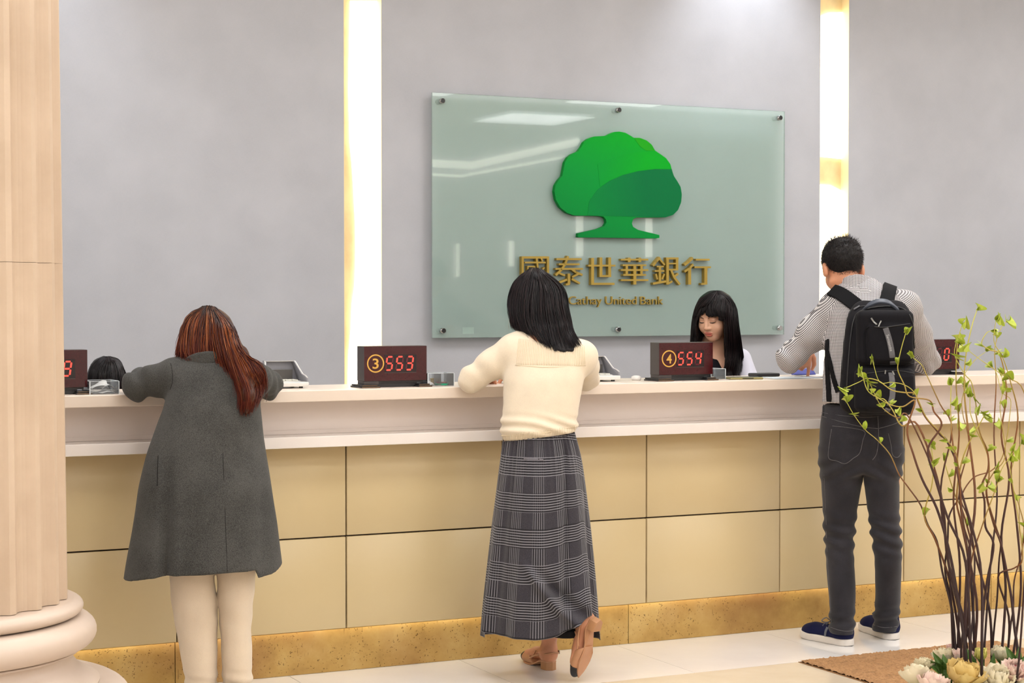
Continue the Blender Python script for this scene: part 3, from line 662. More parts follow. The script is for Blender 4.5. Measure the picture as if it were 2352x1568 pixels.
class Fig:
    """a person's frame: local x = to the right, y = away from the lens, z up; origin on the floor"""
    def __init__(s, name, wx, wy, label, cat='person', wz=0.0):
        s.az = math.atan2(wx - CAM[0], wy - CAM[1]); s.o = empty(name, (wx, wy, wz), -s.az); tag(s.o, label, cat)
        s.dist = math.hypot(wx - CAM[0], wy - CAM[1]); s.w = np.array([wx, wy, wz]); c, n = math.cos(s.az), math.sin(s.az)
        s.R = np.array([[c, n, 0], [-n, c, 0], [0, 0, 1]])        # columns = local axes in world
        s.R = np.array([[c, -n, 0], [n, c, 0], [0, 0, 1]])        # rows: local x, local y, z
        s.bv = None
    def loc(s, wp): return s.R @ (np.asarray(wp, float) - s.w)
    def wor(s, lp): return s.R.T @ np.asarray(lp, float) + s.w
    def p(s, px, py, ly=0.0):
        d = s.R @ ray(px, py); c = s.loc(CAM); return c + d * (ly - c[1]) / d[1]
    def pz(s, px, py, z): return s.loc(onZ(px, py, z))
    def pY(s, px, py, Y): return s.loc(onY(px, py, Y))
    def rows(s, lst):
        out = []
        for py, xl, xr, cy, wy in lst:
            a, b = s.p(xl, py, cy), s.p(xr, py, cy); out.append((a[2], (a[0] + b[0]) / 2, cy, (b[0] - a[0]) / 2, wy))
        return dense(out)
    def bvh(s, objs):
        V = []; F = []; n = 0
        for o in objs:
            v, f = o_data[o.name]; V.append(v); F.append(f + n); n += len(v)
        V = np.concatenate(V); F = np.concatenate(F); s.bv = BVHTree.FromPolygons(V.tolist(), F.tolist())
    def hit(s, px, py, off=.003, ly=None):
        d = Vector((s.R @ ray(px, py)).tolist()).normalized(); c = Vector(s.loc(CAM).tolist())
        h, n, i, _ = s.bv.ray_cast(c, d)
        if h is None: return None, None
        if n.dot(d) > 0: n = -n
        return np.array(h + n * off), np.array(n)
    def drape(s, pts, n=6, off=.003, dflt=-.05):
        """pixel polyline -> points lying on the garments"""
        q = cr([(a, b, 0) for a, b in pts], n); P = []; Nn = []
        for a, b, _ in q:
            h, nn = s.hit(a, b, off); P.append(h); Nn.append(nn)
        good = [i for i, h in enumerate(P) if h is not None]
        for i in range(len(P)):
            if P[i] is None:
                j = min(good, key=lambda g: abs(g - i)) if good else None
                P[i] = s.p(q[i][0], q[i][1], P[j][1] if j is not None else dflt); Nn[i] = Nn[j] if j is not None else A3(0, -1, 0)
        return np.array(P), np.array(Nn)
    def line(s, name, pts, r, m, parent, off=.001, n=6, sides=6):
        P, _ = s.drape(pts, n, off); k = np.ones(5) / 5
        if len(P) > 8: P[2:-2] = np.stack([np.convolve(P[:, c], k, 'valid') for c in range(3)], 1)
        return MB().tube(P, r, sides).build(name, m, parent, True, fix=False)
    def band(s, name, pts, w, th, m, parent, off=.001, n=6):
        P, Nn = s.drape(pts, n, off); k = np.ones(5) / 5
        if len(P) > 8:
            P[2:-2] = np.stack([np.convolve(P[:, c], k, 'valid') for c in range(3)], 1); Nn[2:-2] = np.stack([np.convolve(Nn[:, c], k, 'valid') for c in range(3)], 1)
        return MB().ribbon(P, Nn, w, th).build(name, m, parent)

# ---- hair: strands between guide lines
def strands(name, guides, count, m, parent, rad=.0011, jit=.006, seg=14, rnd=None, ends=.05, seed=1, sides=3):
    rg = np.random.default_rng(seed); G = [cr(g, 5) for g in guides]; K = 24
    G = np.array([[g[min(len(g) - 1, int(round(t)))] for t in np.linspace(0, len(g) - 1, K)] for g in G])
    V = []; F = []; C = []; n = 0; ang = np.arange(sides) * 2 * PI / sides
    for i in range(count):
        u = rg.uniform(0, len(G) - 1.0001); a = int(u); t = u - a; c = G[a] * (1 - t) + G[a + 1] * t
        e = 1 - abs(rg.normal(0, ends)); c = c[:max(6, int(K * min(e, 1)))]
        idx = np.linspace(0, len(c) - 1, seg); c = np.stack([np.interp(idx, np.arange(len(c)), c[:, k]) for k in range(3)], 1)
        s = np.linspace(0, 1, seg)[:, None]; ph = rg.uniform(0, 6.28, 3); fr = rg.uniform(2, 5)
        c = c + (rg.normal(0, jit, 3) * (.35 + .65 * s)) + np.sin(s * fr + ph) * jit * .6
        T = np.gradient(c, axis=0); T /= np.linalg.norm(T, axis=1)[:, None] + 1e-9; ref = A3(0, -1, 0.1); B = np.cross(T, ref); B /= np.linalg.norm(B, axis=1)[:, None] + 1e-9; N_ = np.cross(B, T)
        r = rad * rg.uniform(.6, 1.5) * (1 - .75 * s ** 3)
        ring = c[:, None, :] + r[:, None, :] * (np.cos(ang)[None, :, None] * B[:, None, :] * 1.6 + np.sin(ang)[None, :, None] * N_[:, None, :])
        V.append(ring.reshape(-1, 3)); I = n + np.arange(seg * sides).reshape(seg, sides)
        F.append(np.stack([I[:-1], np.roll(I[:-1], -1, 1), np.roll(I[1:], -1, 1), I[1:]], -1).reshape(-1, 4)); n += seg * sides
        cv = rg.uniform(); C.append(np.stack([np.full(seg * sides, cv), np.repeat(s[:, 0], sides), np.full(seg * sides, t), np.ones(seg * sides)], 1))
    me = npmesh(name, np.concatenate(V), np.concatenate(F)); at = me.color_attributes.new('strand', 'FLOAT_COLOR', 'POINT')
    at.data.foreach_set('color', np.concatenate(C).astype(np.float32).ravel()); o = link(name, me, m, parent, True); o['kind'] = 'stuff'; return o
def m_hair(name, stops, base=False, rough=.32, tips=None, roots=None):
    m, nt, b = base_mat(name)
    if base: f = noise(nt, 1.0, 4, coord(nt, (140, 140, 9)))
    else:
        a = nt.nodes.new('ShaderNodeAttribute'); a.attribute_name = 'strand'; sp = nt.nodes.new('ShaderNodeSeparateColor'); nt.links.new(a.outputs['Color'], sp.inputs[0]); f = sp.outputs[0]
    c = ramp(nt, f, stops)
    if tips and not base: c = mixc(nt, mth(nt, 'MULTIPLY', mth(nt, 'POWER', sp.outputs[1], 1.6), .75), c, tips)
    if roots and not base: c = mixc(nt, mth(nt, 'MULTIPLY', mth(nt, 'SUBTRACT', 1.0, mth(nt, 'MULTIPLY', sp.outputs[1], 3.2), clamp=True), .85), c, roots)
    nt.links.new(c, b.inputs['Base Color']); b.inputs['Roughness'].default_value = rough; b.inputs['Specular IOR Level'].default_value = .28
    b.inputs['Anisotropic'].default_value = .3
    if base: bump(nt, b, f, .6, .004)
    return m
def m_cloth(name, col, rough=.9, weave=900, var=.12, sheen=.25, fold=None, bs=.35, mix=None, vs=14):
    m, nt, b = base_mat(name); col = lin(col) if isinstance(col, str) else col; v = coord(nt)
    f = noise(nt, vs, 5, v); f2 = noise(nt, weave, 2, v); g = mth(nt, 'ADD', mth(nt, 'MULTIPLY', f, .35), mth(nt, 'MULTIPLY', f2, .65))
    lo = tuple(c * (1 - var) for c in col); hi = tuple(min(1, c * (1 + var)) for c in col)
    nt.links.new(ramp(nt, g, [(.38, lo), (.62, hi)]), b.inputs['Base Color']); b.inputs['Roughness'].default_value = rough
    b.inputs['Sheen Weight'].default_value = sheen if sum(col) > .15 else .03; b.inputs['Specular IOR Level'].default_value = .25 if sum(col) > .15 else .12; bump(nt, b, f2, bs, .0015); return m
SKIN = mat('skin', '#c98d6c', .45, var=(18, .10), bmp=(220, .08, .001), sss=.15)
SKINF = mat('fair skin', '#e2b295', .45, var=(20, .05), bmp=(260, .05, .001), sss=.15)
LIPM = mat('lip', '#c06a5c', .35, var=(40, .08), sss=.1)

def frame(fwd, up=(0, 0, 1)):
    """columns: right, forward, up"""
    f = np.asarray(fwd, float); f = f / np.linalg.norm(f); r = np.cross(f, np.asarray(up, float)); r /= np.linalg.norm(r); u = np.cross(r, f)
    return np.stack([r, f, u], 1)
def head_sdf(P, c, R, s=1.0, fem=True):
    """canonical head: x right, y forward (face), z up; about 0.225 tall"""
    Q = (P - c) @ R / s; E = lambda cc, rr: ell(Q, cc, rr)
    Qa = Q.copy(); Qa[:, 0] = np.abs(Qa[:, 0]); S = lambda cc, rr: ell(Qa, cc, rr)
    d = E((0, -.016, .026), (.075, .092, .088))
    d = smin(d, E((0, .022, -.030), (.060, .066, .084)), .03)
    d = smin(d, E((0, .052, -.094), (.020, .018, .016)), .035)
    if not fem: d = smin(d, cap(Qa, (.052, -.005, -.062), (.018, .05, -.098), .016, .014), .02)
    d = smin(d, S((.036, .050, -.034), (.026, .024, .026)), .03)
    d = smin(d, E((0, .070, .040), (.045, .016, .022)), .03)
    d = smax(d, -S((.031, .096, .006), (.021, .018, .010)), .014)
    d = smin(d, S((.031, .0715, .004), (.0165, .013, .0125)), .006)
    d = smin(d, cap(Q, (0, .084, .012), (0, .100, -.028), .0065, .0105), .012)
    d = smin(d, S((.0115, .090, -.033), (.0085, .010, .0075)), .008)
    d = smin(d, E((0, .083, -.0600), (.0225, .0095, .0062)), .005)
    d = smin(d, E((0, .081, -.0715), (.0185, .0100, .0075)), .005)
    d = smax(d, -E((0, .098, -.0655), (.026, .012, .0018)), .003)
    k = 1.0 if fem else 1.2; ear = S((.076 + .006 * (k > 1), -.010, -.008), (.011 * k, .019 * k, .030 * k)); ear = smax(ear, -S((.088 + .008 * (k > 1), -.002, -.004), (.007, .012, .020)), .006)
    d = smin(d, ear, .008)
    return d * s
def hand_sdf(P, w, fwd, up, s=1.0, side=1, curl=(.35, .4, .45, .5), thumb=.5, idx=None):
    """w wrist, fwd = along the palm, up = back of hand; side +1: thumb at local +x"""
    R = frame(fwd, up); Q = (P - np.asarray(w)) @ R / s; Q = Q * np.array([side, 1, 1.0])
    d = rbox(Q, (0, .045, 0), (.038, .048, .013), .0125)
    d = smin(d, cap(Q, (0, -.02, 0), (0, .02, 0), .026, .028), .02)
    for i, (x, L, r) in enumerate(((.029, .072, .0088), (.010, .080, .009), (-.010, .075, .0086), (-.028, .060, .0078))):
        a = A3(x, .085, 0); an = 0; c0 = curl[i] if idx is None or i else idx; dd = None
        for k, fr in enumerate((.45, .30, .25)):
            an += c0; b = a + A3(x * .12, math.cos(an), -math.sin(an)) * L * fr; q = cap(Q, a, b, r * (1 - .1 * k), r * (.92 - .1 * k)); dd = q if dd is None else np.minimum(dd, q); a = b
        d = smin(d, dd, .006)
    a = A3(.034, .02, -.004); b = a + A3(.028, .030, -.012); c = b + A3(.006 + .012 * (1 - thumb), .026, -.010 * thumb); e = c + A3(-.006 * thumb, .022, -.008)
    d = smin(d, chain(Q, [a, b, c, e], [.013, .0115, .0095, .0078], .006), .012)
    return d * s
# ------------------------------------------------------------------ shoes
def xf(o, T, R):
    """place an object built in a foot frame: columns of R = right, forward, up"""
    m = Matrix.Identity(4)
    for i in range(3):
        for j in range(3): m[i][j] = R[i][j]
        m[i][3] = T[i]
    o.matrix_local = m
def foot_sdf(P, T, R, s=1.0):
    Q = (P - np.asarray(T)) @ R / s
    d = ell(Q, (0, .033, .034), (.030, .036, .034)); d = smin(d, cap(Q, (0, .05, .045), (0, .15, .028), .030, .024), .03)
    d = smin(d, ell(Q, (.0, .185, .020), (.038, .045, .017)), .03)
    return smin(d, cap(Q, (0, .035, .06), (0, .03, .13), .031, .031), .03) * s
def sole_poly(L=.245, wh=.030, wb=.040, n=40):
    P = []
    for k in range(n):
        a = 2 * PI * k / n; y = L / 2 - math.cos(a) * L / 2; t = y / L
        w = np.interp(t, [0, .05, .2, .45, .7, .88, 1], [.0, wh * .75, wh, wh * .85, wb, wb * .65, .0]); P.append((w * (1 if a < PI else -1), y))
    return P
def extrude_xy(poly, z0, z1):
    n = len(poly); v = [(x, y, z0(x, y) if callable(z0) else z0) for x, y in poly] + [(x, y, z1(x, y) if callable(z1) else z1) for x, y in poly]
    return MB().add(v, [tuple(range(n - 1, -1, -1)), tuple(range(n, 2 * n))] + [(i, (i + 1) % n, (i + 1) % n + n, i + n) for i in range(n)])
TAN = mat('tan leather', '#b98763', .42, var=(14, .08)); TOEB = mat('black leather toe', '#1d1b1b', .4, var=(20, .1)); HEELM = mat('stacked heel', '#b08058', .45, var=(10, .1)); BUCK = mat('silver buckle', '#c9c4bd', .25, .8, var=(20, .05))
def slingback(fig, T, R, lab):
    r = empty('slingback_shoe', parent=fig.o); r['label'] = lab; xf(r, T, R)
    hz = lambda x, y: .030 * (1 - sm(np.array(y), .04, .15)) + .0005 * 0
    extrude_xy(sole_poly(), lambda x, y: float(hz(x, y)), lambda x, y: float(hz(x, y)) + .006).build('sole', TAN, r, bevel=.001)
    extrude_xy([(x * .95, y) for x, y in sole_poly() if y < .062], 0.0, .0298).build('heel_block', HEELM, r, bevel=.001)
    def up(P):
        d = ell(P, (0, .185, .022), (.0405, .066, .024)); d = smin(d, cap(P, (0, .11, .030), (0, .18, .026), .034, .030), .02)
        d = smax(d, -(P[:, 2] - .005 - .02 * (1 - sm(P[:, 1], .04, .15)) * 0), .002); cut = (P[:, 1] - .118) - .9 * np.abs(P[:, 0]) * 0
        return smax(smax(d, .126 - P[:, 1] + (P[:, 2] - .02) * .9, .003), -P[:, 2] + .004, .002)
    sdf_obj('vamp', lambda P: smax(up(P), P[:, 1] - .205, .001), (-.06, .08, -.01), (.06, .27, .09), .0032, TAN, r)
    sdf_obj('toe_cap', lambda P: smax(up(P) - .0006, .2055 - P[:, 1], .001), (-.06, .18, -.01), (.06, .27, .07), .003, TOEB, r)
    MB().tube(cr([(-.036, .135, .03), (-.036, .07, .052), (-.024, .0, .068), (0, -.012, .072), (.024, .0, .068), (.036, .07, .052), (.036, .135, .03)], 6), .0035, 6).build('heel_strap', TAN, r, True)
    for s in (-1, 1): MB().tube(cr([(s * .034, .125, .028), (s * .037, .10, .045), (s * .034, .08, .068)], 5), .0028, 6).build('side_strap', TAN, r, True)
    MB().box(.031, .035, .004, .016, .062, .076).build('buckle', BUCK, r, bevel=.001)
    return r
def sneaker(fig, T, R, upc, lab, solec, lace):
    r = empty('sneaker', parent=fig.o); r['label'] = lab; xf(r, T, R)
    def two(P, rr): return cap(P * np.array([1, 1, 0]), (0, .043, 0), (0, .235, 0), .037 + rr, .045 + rr)
    sdf_obj('sole', lambda P: smax(two(P, .003), np.abs(P[:, 2] - .0145 - .006 * sm(P[:, 1], .2, .29)) - .0145, .004), (-.07, -.02, -.01), (.07, .31, .06), .004, solec, r)
    MB().add(*(lambda m: (m.v, m.f))(extrude_xy([(x * 1.06, y * 1.17 - .0) for x, y in sole_poly(.245, .034, .042)], .0, .0012))).build('outsole', BLK, r)
    def up(P):
        d = cap(P, (0, .045, .045), (0, .20, .036), .037, .036); d = smin(d, ell(P, (0, .222, .032), (.044, .058, .036)), .02)
        d = smin(d, cap(P, (0, .052, .06), (0, .045, .098), .039, .037), .03); return smax(smax(d, .026 - P[:, 2], .004), P[:, 2] - .1, .004)
    sdf_obj('upper', up, (-.07, -.02, 0), (.07, .31, .13), .0045, upc, r)
    for k in range(4):
        y = .125 + .022 * k; z = .083 - .010 * k; MB().tube(cr([(-.022, y, z - .006), (0, y + .006, z + .002), (.022, y, z - .006)], 4), .0028, 6).build('lace', lace, r, True)
    for s in (-1, 1): MB().tube(cr([(0, .12, .088), (s * .02, .128, .105), (s * .034, .142, .092), (s * .018, .135, .084), (0, .12, .088)], 5), .0022, 6).build('lace_loop', lace, r, True)
    for s in (-1, 1): MB().ribbon(cr([(s * .0365, .12, .028), (s * .0375, .115, .05), (s * .032, .11, .068)], 5), np.tile(A3(s, 0, .2), (11, 1)), .012, .0012).build('side_stripe', lace, r)
    return r

# ------------------------------------------------------------------ woman in cream sweater and plaid skirt
F_ = Fig('person', 3.235, -.43, 'woman in cream knit sweater and long grey plaid skirt leaning on the counter'); P_ = F_.p
hc = P_(1229, 694, .13); nk = P_(1246, 775, .055)
shL, shR = P_(1180, 806, .05), P_(1333, 820, .05)
elL, elR = F_.pY(1084, 871, -.205), F_.pY(1348, 867, -.205)
wrL, wrR = F_.loc((3.06, -.02, 1.155)), F_.loc((3.30, .02, 1.155))
hL, hR = F_.loc((3.16, .03, 1.14)), F_.loc((3.24, .06, 1.14))
hipL, hipR = P_(1205, 1050, 0), P_(1278, 1050, 0)
heelS, toeS = F_.loc(onZ(1272, 1541, 0)), F_.loc(onZ(1207, 1514, 0)); heelS[2] = toeS[2] = 0
RS = frame(toeS - heelS); TS = heelS + RS[:, 1] * .01
toeR, heelR = P_(1327, 1554, -.10), P_(1372, 1436, -.13)
fR = (toeR - heelR) / np.linalg.norm(toeR - heelR); RR = frame(fR, (-.80, .55, .25)); TR = toeR - fR * .243 - RR[:, 2] * .006
FU = lambda T, R: np.asarray(T) + R[:, 2] * .022          # foot stands on the insole
ankS, ankR = TS + RS @ A3(0, .03, .14), TR + RR @ A3(0, .03, .13)
headR = frame((-.35, .85, -.30))
def w_body(P):
    d = head_sdf(P, hc, headR, .98); d = smin(d, cap(P, hc + A3(.0, -.02, -.06), nk, .047, .05), .03)
    d = smin(d, cap(P, nk, P_(1240, 980, .0), .075, .085), .06); d = smin(d, cap(P, shL, shR, .045), .04)
    for a, b, c in ((shL, elL, wrL), (shR, elR, wrR)): d = smin(d, chain(P, [a, b, c], [.040, .032, .024]), .03)
    d = smin(d, hand_sdf(P, wrL, hL - wrL, (0, 0, 1), .9, -1), .012); d = smin(d, hand_sdf(P, wrR, hR - wrR, (0, 0, 1), .9, 1), .012)
    kS, kR = P_(1232, 1265, .05), P_(1305, 1270, .05)
    for a, k, e in ((hipL, kS, ankS), (hipR, kR, ankR)): d = smin(d, chain(P, [a, k, (k * .55 + e * .45) + A3(0, -.012, 0), e], [.075, .05, .047, .030], .04), .04)
    d = smin(d, foot_sdf(P, FU(TS, RS) - RS[:, 2] * .0, RS, .94), .02); d = smin(d, foot_sdf(P, FU(TR, RR), RR, .94), .02)
    return d
w_b = sdf_obj('body', w_body, (-.40, -.32, -.02), (.40, .62, 1.62), .0055, SKIN, F_.o)
CREAM = m_cloth('cream knit', '#dfd1ba', .95, 700, .07, .3, bs=.6)
TT = F_.rows([(752, 1200, 1268, .065, .05), (768, 1185, 1290, .06, .062), (790, 1172, 1335, .05, .085), (820, 1163, 1349, .04, .10), (870, 1158, 1342, .02, .112), (920, 1156, 1332, .005, .112), (960, 1152, 1326, .0, .116), (988, 1149, 1327, -.002, .122), (1004, 1155, 1320, .0, .112), (1024, 1160, 1316, .0, .105)])
hemz = lambda x: np.interp(x, [P_(1150, 1018)[0], P_(1325, 996)[0]], [P_(1150, 1017, -.1)[2], P_(1325, 994, -.1)[2]])
def w_knit(P):
    d = zloft(P, TT, 2.3); d = smin(d, cap(P, nk + A3(-.03, 0, -.015), shL, .05, .058), .04); d = smin(d, cap(P, nk + A3(.03, 0, -.02), shR, .045, .058), .04)
    for a, b, c in ((shL, elL, wrL), (shR, elR, wrR)): d = smin(d, chain(P, [a, (a + b) / 2 + A3(0, 0, .004), b, c * .85 + b * .15], [.062, .056, .047, .037], .03), .035)
    zz = P[:, 2]; m = np.exp(-((zz - P_(1200, 975)[2]) / .035) ** 2); d = d + .006 * m * np.sin(zz * 150 + 2.5 * np.sin(P[:, 0] * 14) + P[:, 0] * 25)
    el = np.minimum(np.linalg.norm(P - elL, axis=1), np.linalg.norm(P - elR, axis=1)); d = d + .0035 * np.exp(-(el / .09) ** 2) * np.sin(P @ A3(60, 20, 75))
    d = d + .0025 * wn(P, 24, 1) * sm(np.abs(P[:, 0]), .0, .1)
    neck = ell(P, nk + A3(0, .01, .055), (.065, .06, .05)); d = smax(d, -neck, .01)
    return smax(d, hemz(P[:, 0]) - zz, .006)
w_s = sdf_obj('sweater', w_knit, (-.42, -.27, .84), (.42, .52, 1.42), .0055, CREAM, F_.o)
# skirt
def m_plaid():
    m, nt, b = base_mat('grey glen plaid wool'); tc = nt.nodes.new('ShaderNodeUVMap'); sp = nt.nodes.new('ShaderNodeSeparateXYZ'); nt.links.new(tc.outputs[0], sp.inputs[0]); u, v = sp.outputs[0], sp.outputs[1]
    def stripes(x, per, duty, sub, off):
        ph = mth(nt, 'FRACT', mth(nt, 'ADD', mth(nt, 'DIVIDE', x, per), off)); on = mth(nt, 'LESS_THAN', ph, duty)
        fine = mth(nt, 'GREATER_THAN', mth(nt, 'SINE', mth(nt, 'MULTIPLY', x, 2 * PI / sub)), .35); return on, fine
    on1, f1 = stripes(v, .134, .54, .0098, .15); on2, f2 = stripes(u, .092, .50, .0078, .3)
    w = noise(nt, 1.0, 2, coord(nt, (800, 800, 800), 'Object')); g = ramp(nt, w, [(.35, lin('#1d1b20')), (.65, lin('#4f4c54'))])
    a1 = mixc(nt, f1, lin('#0c0b0e'), lin('#9a989f')); a2 = mixc(nt, f2, lin('#0c0b0e'), lin('#9a989f'))
    c = mixc(nt, mth(nt, 'MULTIPLY', on2, .6), g, a2); c = mixc(nt, mth(nt, 'MULTIPLY', on1, .8), c, a1)
    nt.links.new(mixc(nt, mth(nt, 'MULTIPLY', w, .6), c, lin('#2c2a2f')), b.inputs['Base Color']); b.inputs['Roughness'].default_value = .95; b.inputs['Sheen Weight'].default_value = .2; b.inputs['Specular IOR Level'].default_value = .2; bump(nt, b, w, .3, .001); return m
PLAID = m_plaid()
KT = F_.rows([(992, 1160, 1318, .0, .108), (1015, 1155, 1325, .0, .115), (1050, 1150, 1334, -.005, .13), (1100, 1143, 1341, -.01, .14), (1200, 1131, 1352, -.015, .155), (1300, 1121, 1361, -.02, .17), (1400, 1111, 1369, -.025, .18), (1470, 1106, 1373, -.03, .185)])
nth, nzz = 220, 110; th = np.linspace(-1.5 * PI, .5 * PI, nth + 1)[:-1]
hpy = np.interp(np.degrees(th), [-270, -225, -180, -150, -90, -78, -62, -47, -32, -24, -14, -4, 90], [1452, 1452, 1450, 1464, 1468, 1466, 1455, 1436, 1415, 1420, 1442, 1455, 1452])
hpy = np.convolve(np.pad(hpy, 4, mode='wrap'), np.ones(9) / 9, 'valid'); hemZ = np.array([P_(1240, y, -.2 if math.sin(t) < 0 else .1)[2] for y, t in zip(hpy, th)]); z1 = KT[-1, 0]
xg = lambda px: P_(px, 1250, -.15)[0]
Zg = z1 + (hemZ[:, None] - z1) * np.linspace(0, 1, nzz)[None, :]; TH = th[:, None] + 0 * Zg; dn = np.linspace(0, 1, nzz)[None, :]
cx, cy, wx, wy = (np.interp(Zg, KT[:, 0], KT[:, i]) for i in (1, 2, 3, 4))
fold = .015 * dn ** 1.2 * np.sin(TH * 7 + 1.0 + 1.5 * np.sin(TH * 2)) + .004 * dn * np.sin(TH * 17 + 4 * dn) + .004 * (1 - dn) ** 6 * np.sin(TH * 46)
X = cx + (wx + fold) * np.cos(TH); Yk = cy + (wy + fold) * np.sin(TH)
seam = np.exp(-((X - xg(1297)) / .010) ** 2) * (np.sin(TH) < 0) * sm(dn, 0, .1) * (1 - sm(dn, .8, .95)); Yk = Yk + .014 * seam
rid = np.abs(X - (xg(1205) + (dn - .62) * 1.0 * .30 / .3)); dg = np.exp(-((X - (xg(1215) + (dn - .66) * .55)) / .02) ** 2) * (np.sin(TH) < -.2) * sm(dn, .60, .75); Yk = Yk - .028 * dg + .026 * np.exp(-((X - (xg(1215) + .035 + (dn - .66) * .55)) / .022) ** 2) * (np.sin(TH) < -.2) * sm(dn, .60, .8)
lift = np.exp(-((np.degrees(TH) + 35) / 22) ** 2) * sm(dn, .7, 1.0); Yk = Yk - .035 * lift
I = np.arange(nth * nzz).reshape(nth, nzz); Fq = np.stack([I, np.roll(I, -1, 0)], -1); Fq = np.stack([Fq[:, :-1, 0], Fq[:, :-1, 1], Fq[:, 1:, 1], Fq[:, 1:, 0]], -1)[:, ::1].reshape(-1, 4)[:, ::-1]
V = np.stack([X, Yk, Zg], -1).reshape(-1, 3); UU = np.stack([(TH + 1.5 * PI) * .175, z1 - dn * (z1 - hemZ.mean()) + .22 * np.maximum(0, X - xg(1297)) - .018 * dg], -1).reshape(-1, 2)
uvl = UU[Fq].copy(); bad = (uvl[..., 0].max(1) - uvl[..., 0].min(1)) > .3; uvl[bad, :, 0] = np.where(uvl[bad, :, 0] < .3, uvl[bad, :, 0] + 2 * PI * .175, uvl[bad, :, 0])
w_k = link('skirt', npmesh('skirt', V, Fq, uvl.reshape(-1, 2)), PLAID, F_.o, True); o_data[w_k.name] = (V, Fq)
so = w_k.modifiers.new('thick', 'SOLIDIFY'); so.thickness = .0025; so.offset = -1
BKL = m_cloth('black lining', '#161517', .8, 500, .1)
sdf_obj('skirt_lining', lambda P: smax(smax(ell(P, P_(1300, 1440, -.04), (.075, .08, .06)), P_(1290, 1466, -.1)[2] - P[:, 2], .004), P[:, 2] - P_(1290, 1436, 0)[2], .004), (-.1, -.2, .1), (.3, .15, .35), .006, BKL, F_.o)
F_.bvh([w_s, w_k])
RIBM = m_cloth('cream knit rib', '#dac9ac', .95, 700, .06)
rb = MB()
for i in range(40):
    t = i / 39; xa = 1192 + t * 150; xb = 1186 + t * 158; P0, _ = F_.drape([(xa, 778 + 16 * t), (xb, 838 + 2 * t)], 10, .0004); rb.tube(P0, .0016, 5)
rb = rb.build('yoke_rib', RIBM, F_.o, True, fix=False); rb['kind'] = 'stuff'
F_.line('yoke_seam', [(1184, 838), (1230, 842), (1280, 843), (1345, 838)], .0022, RIBM, F_.o, .0003)
rb = MB()
for i in range(44):
    t = (i + .5) / 44; xa = 1153 + t * 168; yb = 1015 - 22 * t; P0, _ = F_.drape([(xa, yb - 15), (xa, yb - 1)], 4, .0006); rb.tube(P0, .0014, 5)
rb = rb.build('hem_rib', RIBM, F_.o, True, fix=False); rb['kind'] = 'stuff'
F_.line('hem_seam', [(1151, 1000), (1200, 1001), (1260, 992), (1323, 978)], .0022, RIBM, F_.o, .0003)
F_.band('skirt_label', [(1203, 1052), (1248, 1056)], .008, .001, m_cloth('plaid label', '#6a676d', .9), F_.o)
slingback(F_, TS, RS, 'tan slingback shoe flat on the floor'); slingback(F_, TR, RR, 'tan slingback shoe raised on its black toe')
# hair
HB = m_hair('black hair mass', [(.3, lin('#070506')), (.7, lin('#150f11'))], True, .42); HBS = m_hair('black hair strand', [(.0, lin('#070506')), (.6, lin('#120d10')), (1.0, lin('#2b1e20'))], rough=.34)
HT = F_.rows([(617, 1222, 1238, .12, .02), (622, 1206, 1252, .12, .05), (634, 1190, 1272, .12, .08), (655, 1177, 1290, .12, .102), (690, 1168, 1302, .115, .112), (722, 1169, 1307, .105, .112), (750, 1174, 1311, .09, .10), (772, 1196, 1320, .06, .09), (792, 1238, 1330, .02, .06), (808, 1258, 1322, -.01, .04)])
def w_hair(P):
    d = zloft(P, HT, 2.0); Q = (P - hc) @ headR; face = ell(Q, (0, .10, -.02), (.055, .06, .085)); d = smax(d, -face, .02)
    return d + .0012 * np.sin(P[:, 0] * 190 + 3 * np.sin(P[:, 2] * 9)) * sm(-P[:, 2], -1.5, -1.35) + .0015 * wn(P * np.array([1, 1, .15]), 220, 2)
w_h = sdf_obj('hair', w_hair, (-.25, -.20, 1.18), (.3, .35, 1.62), .0048, HB, F_.o)
F_.bvh([w_s, w_h])
def guides(fig, lst, off=.002): return [fig.drape(g, 5, off)[0] for g in lst]
gw = [[(1216, 622), (1184, 648), (1170, 690), (1173, 730), (1178, 757)], [(1222, 620), (1200, 650), (1190, 700), (1195, 740), (1208, 766)], [(1228, 619), (1222, 660), (1218, 710), (1226, 755), (1256, 802)], [(1232, 619), (1250, 660), (1255, 710), (1265, 770), (1276, 812)], [(1238, 621), (1278, 660), (1287, 710), (1300, 765), (1314, 805)], [(1243, 622), (1294, 665), (1303, 710), (1316, 762), (1338, 796)]]
strands('hair_strands', guides(F_, gw), 2400, HBS, w_h, .0009, .0045, 16, seed=3, ends=.09)
PEARL = mat('pearl', '#dcd6cc', .2, var=(40, .03)); e = P_(1177, 712, .115)
MB().lathe([(.0005, -.006), (.004, -.005), (.006, 0), (.004, .005), (.0005, .006)], 14).build('earring', PEARL, F_.o, True).location = tuple(e)
MB().tube(cr([e + A3(0, 0, -.006), e + A3(-.012, 0, -.03), e + A3(-.016, 0, -.06), e + A3(-.012, 0, -.075)], 6), .0007, 5).build('earring_chain', BUCK, F_.o, True)
